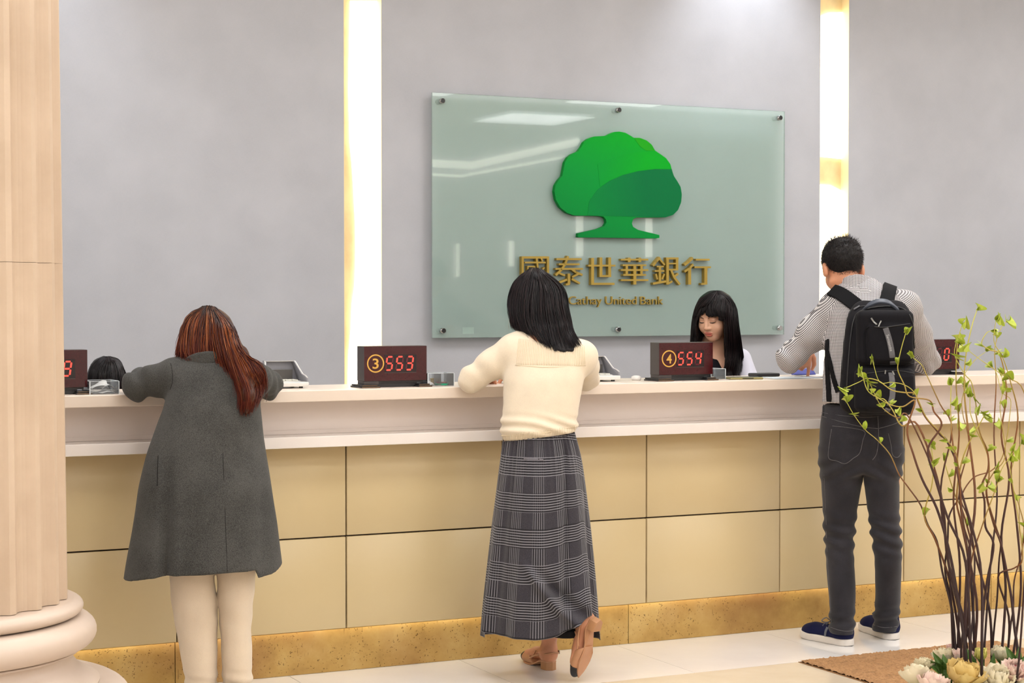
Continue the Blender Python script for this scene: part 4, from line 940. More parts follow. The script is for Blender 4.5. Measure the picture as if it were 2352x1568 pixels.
# ------------------------------------------------------------------ man with checked shirt and black backpack
F_ = Fig('person', 4.70, -.36, 'man in black and white checked shirt and dark grey jeans wearing a backpack'); P_ = F_.p
hc = P_(1935, 618, .08); nk = P_(1968, 668, .02); hR_ = frame((-.27, .82, -.45))
shL, shR = P_(1922, 706, .02), P_(2076, 704, .02)
elL, elR = P_(1815, 822, .06), F_.pY(2128, 826, -.20)
hw = F_.loc(onZ(1846, 862, TOP + .012)); tip = F_.loc((onZ(1845, 861, TOP + .009)))
wrL = tip + A3(.005, .02, .135) * .95; wrR = F_.loc((5.03, .0, 1.17))
heL, toL = F_.loc(onZ(1957, 1484, 0)), F_.loc(onZ(1850, 1462, 0)); heR, toR = F_.loc(onZ(2056, 1470, 0)), F_.loc(onZ(1986, 1444, 0))
for q in (heL, toL, heR, toR): q[2] = 0
RL, RR2 = frame(toL - heL), frame(toR - heR); TL, TR2 = heL, heR
def m_body(P):
    d = head_sdf(P, hc, hR_, .97, False); d = smin(d, cap(P, hc + A3(.012, -.03, -.05), nk, .047, .048), .03)
    d = smin(d, cap(P, nk + A3(0, 0, -.08), P_(1985, 960, 0), .07, .09), .06); d = smin(d, cap(P, shL, shR, .045), .03)
    for a, b, c in ((shL, elL, wrL), (shR, elR, wrR)): d = smin(d, chain(P, [a, b, c], [.045, .036, .026]), .03)
    d = smin(d, hand_sdf(P, wrL, tip - wrL, (.55, -.75, .1), .98, -1, (1.0, 1.0, 1.05, 1.1), .7, .12), .012)
    d = smin(d, hand_sdf(P, wrR, F_.loc((4.95, .06, 1.13)) - wrR, (0, 0, 1), .98, 1), .012)
    for h, k, a in ((P_(1935, 1020, 0), P_(1927, 1235, .01), P_(1935, 1440, ALy)), (P_(2030, 1020, 0), P_(2038, 1235, .01), P_(2034, 1436, ARy))): d = smin(d, chain(P, [h, k, a], [.07, .045, .030], .04), .04)
    return d
ALy, ARy = (TL + RL @ A3(0, .05, .1))[1], (TR2 + RR2 @ A3(0, .05, .1))[1]
m_b = sdf_obj('body', m_body, (-.45, -.30, .02), (.45, .65, 1.74), .0055, SKIN, F_.o)
def m_ging():
    m, nt, b = base_mat('black and white gingham'); tc = nt.nodes.new('ShaderNodeUVMap'); sp = nt.nodes.new('ShaderNodeSeparateXYZ'); nt.links.new(tc.outputs[0], sp.inputs[0]); per = .0062
    a = mth(nt, 'GREATER_THAN', mth(nt, 'SINE', mth(nt, 'MULTIPLY', sp.outputs[0], 2 * PI / per)), 0); c = mth(nt, 'GREATER_THAN', mth(nt, 'SINE', mth(nt, 'MULTIPLY', sp.outputs[1], 2 * PI / per)), 0)
    s = mth(nt, 'MULTIPLY', mth(nt, 'ADD', a, c), .5); nt.links.new(ramp(nt, s, [(.0, lin('#e6e3e2')), (.5, lin('#9a979a')), (1.0, lin('#1d1b20'))]), b.inputs['Base Color'])
    b.inputs['Roughness'].default_value = .85; b.inputs['Specular IOR Level'].default_value = .25; return m
GING = m_ging()
SH = F_.rows([(640, 1948, 2012, .035, .06), (660, 1940, 2025, .03, .075), (682, 1915, 2075, .02, .10), (710, 1906, 2090, .01, .125), (770, 1898, 2088, .0, .135), (850, 1892, 2080, .0, .132), (905, 1888, 2076, .0, .128), (932, 1885, 2074, .0, .128)])
armsM = [(shL, elL, wrL, .065), (shR, elR, wrR, .065)]
def m_shirt(P):
    d = zloft(P, SH, 2.3); d = smin(d, cap(P, nk + A3(-.04, 0, -.02), shL, .055, .064), .04); d = smin(d, cap(P, nk + A3(.04, 0, -.02), shR, .055, .064), .04)
    for a, b, c, r in armsM:
        e = b + (c - b) * .86; q = chain(P, [a, (a + b) / 2, b, e], [.068, .066, .054, .040], .03); d = smin(d, q, .035)
    el = np.minimum(np.linalg.norm(P - elL, axis=1), np.linalg.norm(P - elR, axis=1)); d = d + .006 * np.exp(-(el / .10) ** 2) * np.sin(P @ A3(70, 30, 65) + 2 * wn(P, 20, 3))
    d = d + .004 * wn(P, 28, 4) * sm(P[:, 2], .9, 1.0) + .003 * wn(P * np.array([1, 1, 2.2]), 34, 6)
    d = smax(d, -ell(P, nk + A3(-.012, .03, .080), (.052, .056, .055)), .008)
    return smax(d, P_(1900, 926, -.1)[2] - P[:, 2], .005)
def ang_uv(V, F):
    C = V[F].mean(1); uv = np.zeros((len(F), 4, 2)); best = zloft(C, SH, 2.3) + .012; kind = np.zeros(len(F), int); ctr = C[:, :2] * 0
    for i, (a, b, c, r) in enumerate(armsM):
        for j, (p, q) in enumerate(((a, b), (b, c))):
            d = cap(C, p, q, .055, .05); s = d < best; best = np.where(s, d, best); kind = np.where(s, 1 + i * 2 + j, kind)
    q = V[F]; uv[..., 0] = np.arctan2(q[..., 1], q[..., 0] - .01) * .15; uv[..., 1] = q[..., 2]
    fl = (uv[..., 0].max(1) - uv[..., 0].min(1)) > .4; t = uv[fl]; t[..., 0] = np.where(t[..., 0] < 0, t[..., 0] + 2 * PI * .15, t[..., 0]); uv[fl] = t
    nr = np.cross(q[:, 1] - q[:, 0], q[:, 3] - q[:, 0]); nr /= np.linalg.norm(nr, axis=1)[:, None] + 1e-12; tp = (np.abs(nr[:, 2]) > .5) & (kind == 0); uv[tp, :, 0] = q[tp][..., 0]; uv[tp, :, 1] = q[tp][..., 1] * .8 + q[tp][..., 2] * .6
    for i, (a, b, c, r) in enumerate(armsM):
        for j, (p, e) in enumerate(((a, b), (b, c))):
            s = kind == 1 + i * 2 + j; ax = (b - a) * A3(1, .3, 1); ax /= np.linalg.norm(ax); ay = np.cross(ax, A3(0, 1, 0)); ay /= np.linalg.norm(ay); w = q[s] - a
            uv[s, :, 0] = w @ ay + .4 * w[..., 1]; uv[s, :, 1] = w @ ax
    return uv.reshape(-1, 2)
m_s = sdf_obj('shirt', m_shirt, (-.45, -.28, .95), (.45, .60, 1.56), .0055, GING, F_.o, ang_uv)
# collar
def m_col(P):
    c = nk + A3(.004, .012, -.004); q = P - c; t = np.hypot(q[:, 0] / (.070 + .25 * (.04 - q[:, 2])), q[:, 1] / (.068 + .25 * (.04 - q[:, 2]))); z = q[:, 2] + q[:, 1] * .55
    sh = np.abs(t - 1 - .12 * (.03 - z) / .06 * 0) * .075 - .004; return smax(smax(sh, z - .042, .004), -.022 - z, .004)
def col_uv(V, F): q = V[F]; return np.stack([q[..., 0], q[..., 2] + q[..., 1]], -1).reshape(-1, 2)
sdf_obj('collar', m_col, (-.2, -.15, 1.35), (.2, .25, 1.62), .0042, GING, F_.o, col_uv)
# jeans
def m_denim():
    m, nt, b = base_mat('washed dark grey denim'); v = coord(nt); n1 = noise(nt, 5, 4, v); n2 = noise(nt, 1.0, 2, coord(nt, (900, 900, 500))); f = mth(nt, 'ADD', mth(nt, 'MULTIPLY', n1, .6), mth(nt, 'MULTIPLY', n2, .4))
    nt.links.new(ramp(nt, f, [(.32, lin('#1b1a1e')), (.55, lin('#2c2b30')), (.75, lin('#434248'))]), b.inputs['Base Color']); b.inputs['Roughness'].default_value = .9; b.inputs['Sheen Weight'].default_value = .15; b.inputs['Specular IOR Level'].default_value = .2; bump(nt, b, n2, .35, .001); return m
DENIM = m_denim()
HP = F_.rows([(926, 1892, 2068, .0, .115), (960, 1886, 2073, -.005, .125), (1000, 1882, 2074, -.015, .135), (1045, 1882, 2075, -.015, .13), (1085, 1886, 2070, -.005, .115)])
LG = F_.rows([(1030, 1884, 1986, -.01, .115), (1100, 1885, 1981, -.005, .10), (1180, 1892, 1967, .005, .083), (1240, 1893, 1961, .01, .076), (1300, 1898, 1963, .01, .076), (1380, 1904, 1966, ALy * .7 + .003, .073), (1452, 1906, 1963, ALy, .070)])
RG = F_.rows([(1030, 1980, 2075, -.01, .115), (1100, 1984, 2065, -.005, .10), (1160, 1991, 2066, .005, .085), (1240, 2003, 2072, .01, .076), (1300, 2009, 2072, .01, .076), (1380, 2010, 2068, ARy * .7 + .003, .073), (1446, 2004, 2062, ARy, .070)])
zk = P_(1930, 1225, 0)[2]; za = P_(1930, 1425, 0)[2]; zc = P_(1980, 1075, 0)[2]
def m_jean(P):
    d = zloft(P, HP, 2.4, .02); a, b = zloft(P, LG, 2.0, .004), zloft(P, RG, 2.0, .004); d = smin(d, np.minimum(a, b), .03)
    z = P[:, 2]; kf = np.exp(-((z - zk) / .085) ** 2); af = np.exp(-((z - za) / .05) ** 2); ct = np.exp(-((z - zc) / .05) ** 2)
    w = np.sin(z * 105 + 26 * P[:, 0] + 2.4 * wn(P, 16, 5)); d = d + .0065 * kf * w + .006 * af * np.sin(z * 120 - 20 * P[:, 0]) + .005 * ct * np.sin(z * 90 + 60 * np.abs(P[:, 0] - .01)) + .003 * wn(P, 22, 6)
    d = d + .006 * np.exp(-((P[:, 0] - P_(2017, 1020, -.1)[0]) / .012) ** 2) * (P[:, 1] < -.03) * sm(z, zc - .02, zc + .06) * (1 - sm(z, zc + .12, zc + .2))
    return d
m_j = sdf_obj('jeans', m_jean, (-.30, -.25, .02), (.30, .25, 1.06), .0052, DENIM, F_.o)
F_.bvh([m_j]); ST = mat('grey stitching', '#5d5a5c', .8, var=(60, .2)); POC = DENIM
for nm, pl in (('pocket_stitch', [(1910, 985), (1905, 1020), (1903, 1052), (1922, 1058), (1941, 1065), (1960, 1052), (1975, 1040), (1982, 1010), (1986, 990), (1950, 982), (1912, 978)]), ('pocket_stitch', [(2040, 995), (2046, 1020), (2050, 1045), (2062, 1050), (2070, 1040)]), ('seat_seam', [(2016, 955), (2018, 1000), (2014, 1040), (2004, 1056)]), ('yoke_seam', [(1886, 955), (1930, 968), (1980, 980), (2016, 984)]), ('yoke_seam', [(2017, 984), (2050, 975), (2072, 965)]), ('waistband_seam', [(1887, 947), (1940, 955), (2000, 958), (2070, 950)]), ('leg_seam', [(1893, 1090), (1897, 1180), (1900, 1260), (1905, 1350), (1910, 1430)]), ('hem_stitch', [(1908, 1440), (1925, 1446), (1945, 1449), (1960, 1447)]), ('hem_stitch', [(2006, 1434), (2030, 1441), (2060, 1438)])):
    F_.line(nm, pl, .0013, ST, m_j, .0004, 8, 5)
F_.band('belt_loop', [(1892, 932), (1891, 955)], .012, .003, DENIM, m_j); F_.band('leather_patch', [(1978, 945), (2005, 948)], .03, .001, BLKPL, m_j)
NAVY = m_cloth('navy canvas', '#15183a', .85, 700, .12); SOLEW = mat('white rubber', '#cfc8c0', .5, var=(20, .04)); LACE = mat('grey lace', '#5d6068', .8, var=(60, .2))
sneaker(F_, TL, RL, NAVY, 'navy canvas sneaker with white sole', SOLEW, LACE); sneaker(F_, TR2, RR2, NAVY, 'navy canvas sneaker with white sole', SOLEW, LACE)
# hair
HM = m_hair('short black hair', [(.3, lin('#080606')), (.7, lin('#151010'))], True, .5); HMS = m_hair('short black hair strand', [(.0, lin('#0b090a')), (1.0, lin('#2a2020'))], rough=.42)
def m_hair_f(P):
    Q = (P - hc) @ hR_ / .97; Qe = Q.copy(); Qe[:, 0] = np.abs(Qe[:, 0]); y, z = Q[:, 1], Q[:, 2]; zc_ = np.interp(y, [-.11, -.06, -.035, -.01, .012, .03, .055, .1], [-.062, -.058, -.035, .022, .0, .03, .055, .06])
    th = .003 + .012 * sm(z, -.03, .06) + .008 * sm(z, .06, .1)
    d = head_sdf(P, hc, hR_, 1.02, False); sk = ell(Q, (0, -.016, .026), (.075, .092, .088)); d = np.minimum(sk, ell(Q, (0, .0, -.02), (.062, .07, .07)) + .0) - th
    d = smax(d, -ell(Qe, (.086, -.006, -.012), (.022, .026, .034)), .006); return smax(d + .002 * wn(P, 160, 1), (zc_ - z) * .8, .008)
m_h = sdf_obj('hair', m_hair_f, tuple(hc - .17), tuple(hc + .17), .0042, HM, F_.o)
def fuzz(name, src, n, L, m, parent, seed, flow=(0, 0, -.6), r=.0009, zmin=-9):
    V, F = o_data[src.name]; rg = np.random.default_rng(seed); q = V[F]; nr = np.cross(q[:, 1] - q[:, 0], q[:, 3] - q[:, 0]); nr /= np.linalg.norm(nr, axis=1)[:, None] + 1e-12
    c = q.mean(1); ok = np.where(c[:, 2] > zmin)[0]; ids = rg.choice(ok, n); vs = []; fs = []; C = []; k = 0
    for i in ids:
        d = nr[i] * .4 + np.array(flow) * .7 + rg.normal(0, .28, 3); d /= np.linalg.norm(d); b = np.cross(d, nr[i] + 1e-3); b /= np.linalg.norm(b) + 1e-9; ln = L * rg.uniform(.5, 1.2); e = c[i] + d * ln; mid = c[i] + d * ln * .5 + nr[i] * ln * .12
        for p, rr in ((c[i] - nr[i] * .002, r), (mid, r * .8), (e, r * .2)): vs += [p - b * rr, p + b * rr, p + np.cross(b, d) * rr]
        for s in (0, 3): fs += [(k + s, k + s + 1, k + s + 4, k + s + 3), (k + s + 1, k + s + 2, k + s + 5, k + s + 4), (k + s + 2, k + s, k + s + 3, k + s + 5)]
        k += 9; C += [[rg.uniform(), .5, 0, 1]] * 9
    me = npmesh(name, np.array(vs), np.array(fs)); at = me.color_attributes.new('strand', 'FLOAT_COLOR', 'POINT'); at.data.foreach_set('color', np.array(C, np.float32).ravel()); o = link(name, me, m, parent, True); o['kind'] = 'stuff'; return o
fuzz('hair_strands', m_h, 6500, .012, HMS, m_h, 5, (0.1, -.1, -.9), .0006); fuzz('crown_strands', m_h, 500, .022, HMS, m_h, 6, (-.3, .1, .4), .0006, zmin=hc[2] + .095)

# ------------------------------------------------------------------ backpack
BP = m_cloth('black nylon pack cloth', '#131216', .75, 900, .25, .1, bs=.5); BP2 = m_cloth('smooth black webbing', '#0d0d10', .7, 500, .15); BPG = mat('grey rubber trim', '#56565a', .5, var=(60, .15)); HDL = mat('blue-grey rubber handle', '#464c58', .45, var=(40, .1)); ZIP = mat('zip tape', '#0d0d0f', .5, var=(100, .3)); ZPL = mat('metal zip pull', '#8f8f8c', .35, .7, var=(30, .1))
bpw = F_.wor(P_(2014, 948, -.20)); B_ = Fig('backpack', bpw[0], bpw[1], 'black backpack with grey stripe carried by the man in the checked shirt', 'backpack', bpw[2]); Q_ = B_.p
b0 = .0
BT = B_.rows([(690, 1972, 2070, .075, .05), (702, 1955, 2086, .06, .07), (730, 1945, 2093, .03, .09), (790, 1937, 2099, .01, .105), (860, 1931, 2102, .0, .11), (925, 1927, 2103, .0, .11), (942, 1934, 2100, .0, .105), (950, 1948, 2092, .0, .09)])
def pk(px0, px1, py0, py1, ly, r, th, P):
    a, c = Q_(px0, py1, ly), Q_(px1, py0, ly); m = (a + c) / 2; return rbox(P, m, (abs(c[0] - a[0]) / 2, th, abs(c[2] - a[2]) / 2), r)
def b_main(P):
    d = zloft(P, BT, 4.5, .02); up = pk(1966, 2098, 712, 838, -.10, .03, .035, P); lo = pk(1962, 2101, 846, 946, -.10, .028, .045, P)
    d = smin(d, up, .012); d = smin(d, lo, .010); d = smin(d, pk(1990, 2098, 742, 832, -.13, .02, .016, P), .006); d = smin(d, pk(1988, 2100, 856, 942, -.14, .02, .014, P), .006)
    return d + .0018 * wn(P, 30, 2)
b_m = sdf_obj('pack_body', b_main, (-.25, -.22, -.03), (.25, .22, .52), .0048, BP, B_.o)
B_.bvh([b_m])
B_.line('main_zip', [(1944, 915), (1949, 830), (1957, 755), (1968, 720), (2000, 708), (2050, 704), (2082, 714), (2096, 745), (2099, 800)], .0035, ZIP, B_.o, .0015)
B_.line('rear_zip', [(1934, 860), (1940, 780), (1950, 720), (1968, 706), (1988, 703)], .003, ZIP, B_.o, .001)
B_.line('pocket_zip', [(2008, 750), (2030, 752), (2060, 748), (2090, 744)], .003, ZIP, B_.o, .0012)
B_.line('pocket_zip', [(1990, 858), (2030, 853), (2070, 852), (2098, 858)], .003, ZIP, B_.o, .0012)
B_.line('piping', [(1990, 830), (1986, 790), (1986, 760), (1996, 750)], .0025, BP2, B_.o, .0008)
B_.line('piping', [(1994, 836), (2040, 838), (2098, 834)], .0025, BP2, B_.o, .0008)
s1 = B_.band('stripe', [(2034, 753), (2042, 778), (2048, 806), (2051, 836)], .023, .0016, BPG, B_.o); s2 = B_.band('stripe', [(2047, 856), (2050, 885), (2049, 915), (2037, 944)], .023, .0016, BPG, B_.o)
B_.band('zip_pull', [(2001, 730), (2008, 740), (2014, 747)], .006, .003, ZPL, B_.o, .003); B_.band('zip_pull', [(2024, 736), (2021, 744), (2018, 750)], .005, .003, ZPL, B_.o, .003); B_.band('zip_pull', [(2050, 854), (2054, 862)], .006, .003, ZPL, B_.o, .003); B_.band('zip_pull', [(2034, 852), (2033, 860)], .005, .003, ZPL, B_.o, .003); B_.band('zip_pull', [(1962, 712), (1975, 704)], .007, .003, BPG, B_.o, .003)
hp = [Q_(1986, 714, -.02), Q_(1998, 702, -.05), Q_(2018, 694, -.06), Q_(2040, 697, -.055), Q_(2060, 713, -.02)]; pth = cr(hp, 6)
MB().ribbon(pth, np.array([[0, -.6, .8]] * len(pth)), .026, .011).build('grab_handle', HDL, B_.o, bevel=.003)
# brand word on the stripe
t0, tn = B_.hit(2039, 768, .0045); t1, _ = B_.hit(2047.5, 806, .0045); me = text_mesh('Samsonite', 1.0, .02); co = np.empty(len(me.vertices) * 3); me.vertices.foreach_get('co', co); co = co.reshape(-1, 3)
e1 = t1 - t0; Lw = np.linalg.norm(e1); e1 = e1 / Lw; e3 = tn - e1 * (tn @ e1); e3 /= np.linalg.norm(e3); e2 = np.cross(e3, e1); k = Lw / (co[:, 0].max() - co[:, 0].min()); cm = np.array([co[:, 0].min(), .36, 0])
q = t0 + ((co - cm) * np.array([k, k * .95, .01]))[:, :1] * e1 + ((co - cm)[:, 1:2] * k * .95) * e2 + (co[:, 2:3] * .01) * e3; me.vertices.foreach_set('co', q.ravel().astype(np.float32)); me.update()
o = link('brand_word', me, mat('pale grey print', '#b9b9ba', .5, var=(30, .05)), s1); o['kind'] = 'stuff'
# straps over the shoulders (they follow the shirt)
def b_strap(name, pts, w, th):
    F_.bvh([m_s]); P0, N0 = F_.drape(pts, 6, .003); P0 = np.array([B_.loc(F_.wor(p)) for p in P0]); D = B_.R @ F_.R.T; N0 = N0 @ D.T; k = np.ones(7) / 7
    if len(P0) > 10: P0[3:-3] = np.stack([np.convolve(P0[:, c], k, 'valid') for c in range(3)], 1); N0[3:-3] = np.stack([np.convolve(N0[:, c], k, 'valid') for c in range(3)], 1)
    MB().ribbon(P0, N0, w, th).build(name, BP2, B_.o, bevel=.002)
b_strap('shoulder_strap', [(1912, 669), (1930, 675), (1952, 690), (1975, 708)], .062, .012); b_strap('shoulder_strap', [(2044, 656), (2042, 668), (2038, 684), (2034, 702)], .060, .012)
b_strap('lower_strap', [(1902, 780), (1901, 830), (1904, 880), (1906, 922)], .028, .005); b_strap('lower_strap', [(1900, 800), (1909, 835), (1916, 870), (1926, 900)], .024, .004)
# ------------------------------------------------------------------ woman in grey coat
F_ = Fig('person', 1.90, -.46, 'auburn long-haired woman in charcoal wool coat and cream trousers at the counter'); P_ = F_.p
hc = P_(474, 782, .17); nk = P_(482, 836, .08); shL, shR = P_(408, 864, .09), P_(580, 872, .09)
elL, elR = F_.pY(310, 887, -.205), F_.pY(616, 884, -.205); wrL, wrR = F_.loc((1.72, .0, 1.165)), F_.loc((1.98, .02, 1.165))
hR_ = frame((-.15, .8, -.62)); ftL, ftR = F_.loc(onZ(462, 1640, 0)), F_.loc(onZ(545, 1640, 0)); ftL[2] = ftR[2] = 0
RLf, RRf = frame((-.25, 1, 0)), frame((.15, 1, 0))
def c_body(P):
    d = head_sdf(P, hc, hR_, .98); d = smin(d, cap(P, hc + A3(0, -.01, -.04), nk + A3(0, .02, 0), .042, .04), .03); d = smin(d, cap(P, nk + A3(0, 0, -.05), P_(490, 1120, -.02), .06, .08), .06); d = smin(d, cap(P, shL, shR, .045), .04)
    for a, b, c in ((shL, elL, wrL), (shR, elR, wrR)): d = smin(d, chain(P, [a, b, c], [.040, .032, .024]), .03)
    d = smin(d, hand_sdf(P, wrL, F_.loc((1.80, .06, 1.15)) - wrL, (0, 0, 1), .9, -1), .012); d = smin(d, hand_sdf(P, wrR, F_.loc((1.90, .07, 1.15)) - wrR, (0, 0, 1), .9, 1), .012)
    for h, k, t, R in ((P_(445, 1180, -.02), P_(450, 1400, .01), ftL, RLf), (P_(540, 1180, -.02), P_(545, 1400, .01), ftR, RRf)): d = smin(d, chain(P, [h, k, t + R @ A3(0, .045, .10)], [.06, .038, .028], .04), .04)
    return d
c_b = sdf_obj('body', c_body, (-.38, -.30, .03), (.38, .70, 1.46), .006, SKIN, F_.o)
COAT = m_cloth('charcoal wool', '#434341', .98, 420, .5, .06, bs=.5, vs=6); CRM = m_cloth('cream twill', '#d8c8b2', .9, 700, .05)
CT = F_.rows([(804, 450, 516, .11, .055), (820, 428, 540, .10, .085), (832, 412, 560, .092, .10), (850, 398, 588, .08, .11), (880, 392, 596, .065, .125), (930, 378, 598, .04, .135), (1000, 351, 606, .02, .14), (1045, 335, 612, .01, .148), (1120, 317, 624, -.01, .16), (1200, 304, 638, -.02, .17), (1280, 292, 649, -.03, .18), (1350, 282, 657, -.035, .185)])
hx = [283, 300, 340, 390, 480, 560, 586, 592, 630, 656]; hy = [1337, 1335, 1325, 1317, 1314, 1311, 1309, 1328, 1321, 1303]
hX = np.array([P_(a, 1320, -.1)[0] for a in hx]); hZ = np.array([P_(480, b, -.15)[2] for b in hy])
def c_coat(P):
    d = zloft(P, CT, 2.3, .004); d = smin(d, cap(P, nk + A3(-.04, 0, -.01), shL, .05, .062), .04); d = smin(d, cap(P, nk + A3(.04, 0, -.01), shR, .05, .062), .04)
    for a, b, c in ((shL, elL, wrL), (shR, elR, wrR)): d = smin(d, chain(P, [a, (a + b) / 2 + A3(0, 0, .004), b, c * .85 + b * .15], [.060, .053, .045, .040], .03), .03)
    z = P[:, 2]; x = P[:, 0]; low = sm(-z, -1.05, -.55); xl = P_(392, 1200, -.1)[0] + (z - .75) * .03
    d = d + .030 * low * np.exp(-((x - xl + .012) / .020) ** 2) * (P[:, 1] < .02) - .008 * low * np.exp(-((x - xl - .022) / .02) ** 2)
    d = d + .010 * low * np.exp(-((x - P_(600, 1250, -.1)[0]) / .022) ** 2) * (P[:, 1] < .02) + .005 * low * np.sin(x * 38 + 1)
    el = np.minimum(np.linalg.norm(P - elL, axis=1), np.linalg.norm(P - elR, axis=1)); d = d + .006 * np.exp(-(el / .12) ** 2) * np.sin(P @ A3(75, 20, 40) + 2 * wn(P, 14, 2)); d = d + .003 * wn(P, 20, 7) + .004 * wn(P * np.array([1.6, 1, .5]), 16, 4)
    return smax(d, np.interp(x, hX, hZ) - z, .003)
c_c = sdf_obj('coat', c_coat, (-.40, -.34, .42), (.40, .62, 1.34), .0058, COAT, F_.o)
def c_col(P):
    q = P - (nk + A3(0, .01, -.022)); t = np.hypot(q[:, 0] / .090, q[:, 1] / .088); z = q[:, 2] + q[:, 1] * .5; return smax(smax(np.abs(t - 1) * .085 - .007, z - .025, .006), -.02 - z, .006)
sdf_obj('collar', c_col, (-.2, -.2, 1.1), (.2, .3, 1.4), .005, COAT, F_.o)
F_.bvh([c_c]); SEAMC = m_cloth('dark seam', '#262525', .95, 400, .1)
F_.line('back_seam', [(512, 1040), (516, 1150), (519, 1230), (522, 1312)], .0012, SEAMC, c_c, -.0004); F_.line('pocket_slit', [(363, 1046), (362, 1080), (361, 1116)], .0022, SEAMC, c_c, -.0008)
F_.line('shoulder_seam', [(392, 834), (396, 855), (396, 878), (390, 895)], .0014, SEAMC, c_c, -.0004)
LT = F_.rows([(1180, 392, 500, -.02, .09), (1320, 388, 493, -.01, .085), (1400, 396, 499, .0, .082), (1450, 406, 500, .005, .08), (1568, 426, 500, .015, .072), (1606, 430, 502, .02, .07)])
RT = F_.rows([(1180, 490, 592, -.02, .09), (1320, 496, 588, -.01, .085), (1400, 502, 580, .0, .08), (1450, 506, 578, .005, .078), (1568, 510, 580, .015, .072), (1606, 510, 580, .02, .07)])
zk2 = P_(440, 1400, 0)[2]
def c_pants(P):
    d = np.minimum(zloft(P, LT, 2.1, .006), zloft(P, RT, 2.1, .006)); z = P[:, 2]
    return d + .003 * wn(P * np.array([1, 1, 1.4]), 20, 3) + .002 * np.exp(-((z - zk2) / .1) ** 2) * np.sin(z * 60 + 40 * P[:, 0]) + .005 * np.exp(-((z - .09) / .05) ** 2) * np.sin(z * 130 + 20 * P[:, 0])
sdf_obj('trousers', c_pants, (-.2, -.2, .02), (.25, .2, .72), .006, CRM, F_.o)
GRYS = mat('dark grey knit upper', '#3b3e48', .8, var=(120, .5))
sneaker(F_, ftL - RLf[:, 1] * .06, RLf, GRYS, 'grey patterned sneaker', SOLEW, LACE); sneaker(F_, ftR - RRf[:, 1] * .06, RRf, GRYS, 'grey patterned sneaker', SOLEW, LACE)
# hair: round mass on the head, long part swept over the right shoulder
HA = m_hair('auburn hair mass', [(.25, lin('#1e0f0b')), (.55, lin('#42200f')), (.8, lin('#6a3318'))], True, .4); HAS = m_hair('auburn hair strand', [(.0, lin('#1c0e0b')), (.45, lin('#4a2012')), (.8, lin('#8f4a22')), (1.0, lin('#a8683c'))], rough=.36, tips=lin('#5e1c14'), roots=lin('#150b09'))
HT = F_.rows([(706, 458, 496, .16, .03), (712, 442, 510, .16, .055), (726, 427, 526, .16, .085), (750, 415, 538, .16, .108), (780, 408, 545, .155, .118), (805, 404, 549, .14, .115), (822, 410, 548, .12, .10)])
tail = [P_(512, 770, .06), P_(545, 822, -.005), P_(565, 866, -.055), P_(571, 908, -.09), P_(565, 948, -.105)]
def c_hair(P):
    d = zloft(P, HT, 2.0); t = chain(P * np.array([1, 1, 1.0]), tail, [.050, .036, .026, .016, .006], .03); d = smin(d, t, .03)
    Q = (P - hc) @ hR_; d = smax(d, -ell(Q, (0, .11, -.02), (.05, .06, .08)), .02); return d + .0012 * np.sin(P[:, 0] * 200 + 4 * np.sin(P[:, 2] * 14)) + .002 * wn(P * np.array([1, 1, .15]), 200, 3)
c_h = sdf_obj('hair', c_hair, (-.25, -.25, .95), (.35, .40, 1.46), .0048, HA, F_.o)
F_.bvh([c_c, c_h])
gc = [[(468, 708), (432, 735), (414, 780), (408, 812), (402, 820)], [(472, 708), (440, 735), (430, 780), (432, 815), (440, 830)], [(476, 707), (462, 740), (455, 780), (455, 815), (470, 828)], [(479, 707), (482, 740), (482, 780), (485, 815), (502, 828)], [(482, 707), (505, 745), (515, 790), (535, 850), (552, 910), (548, 955)], [(486, 708), (518, 745), (532, 795), (552, 850), (572, 905), (566, 965)], [(490, 709), (530, 750), (545, 800), (575, 850), (590, 900), (578, 945)], [(494, 710), (536, 760), (550, 805), (590, 842), (604, 880), (596, 915)]]
strands('hair_strands', guides(F_, gc), 2600, HAS, c_h, .0010, .0055, 18, seed=8, ends=.12)
strands('loose_strands', guides(F_, [[(494, 712), (540, 770), (556, 815), (600, 850), (608, 920)], [(492, 712), (538, 770), (560, 815), (603, 848), (610, 935)]]), 26, HAS, c_h, .0009, .006, 16, seed=9)
# ------------------------------------------------------------------ tellers behind the counter
CHF = mat('black office fabric', '#1c1c20', .9, var=(60, .2)); CHM = mat('dark steel', '#3a3a3d', .35, .8, var=(20, .1))
def stool(x, y, z, lab):
    r = empty('office_chair', (x, y, 0)); tag(r, lab, 'chair', 'chairs behind the counter')
    MB().lathe([(.001, z - .07), (.20, z - .07), (.225, z - .045), (.22, z - .012), (.17, z - .002), (.001, z)], 32).build('seat', CHF, r, True)
    MB().tube([(0, 0, .08), (0, 0, z - .071)], .025, 16).build('post', CHM, r, True)
    for k in range(5):
        a = 2 * PI * k / 5; c, s = math.cos(a), math.sin(a); MB().tube([(.02 * c, .02 * s, .085), (.26 * c, .26 * s, .055)], [.022, .014], 10).build('leg', CHM, r, True)
        w = MB().lathe([(.001, 0), (.02, .004), (.025, .02), (.02, .036), (.001, .04)], 12).build('caster', BLK, r, True); w.location = (.26 * c, .26 * s, 0)
VEST = m_cloth('black vest', '#1a191f', .85, 600, .15); SHW = m_cloth('white blouse', '#c9c9d6', .85, 700, .04)
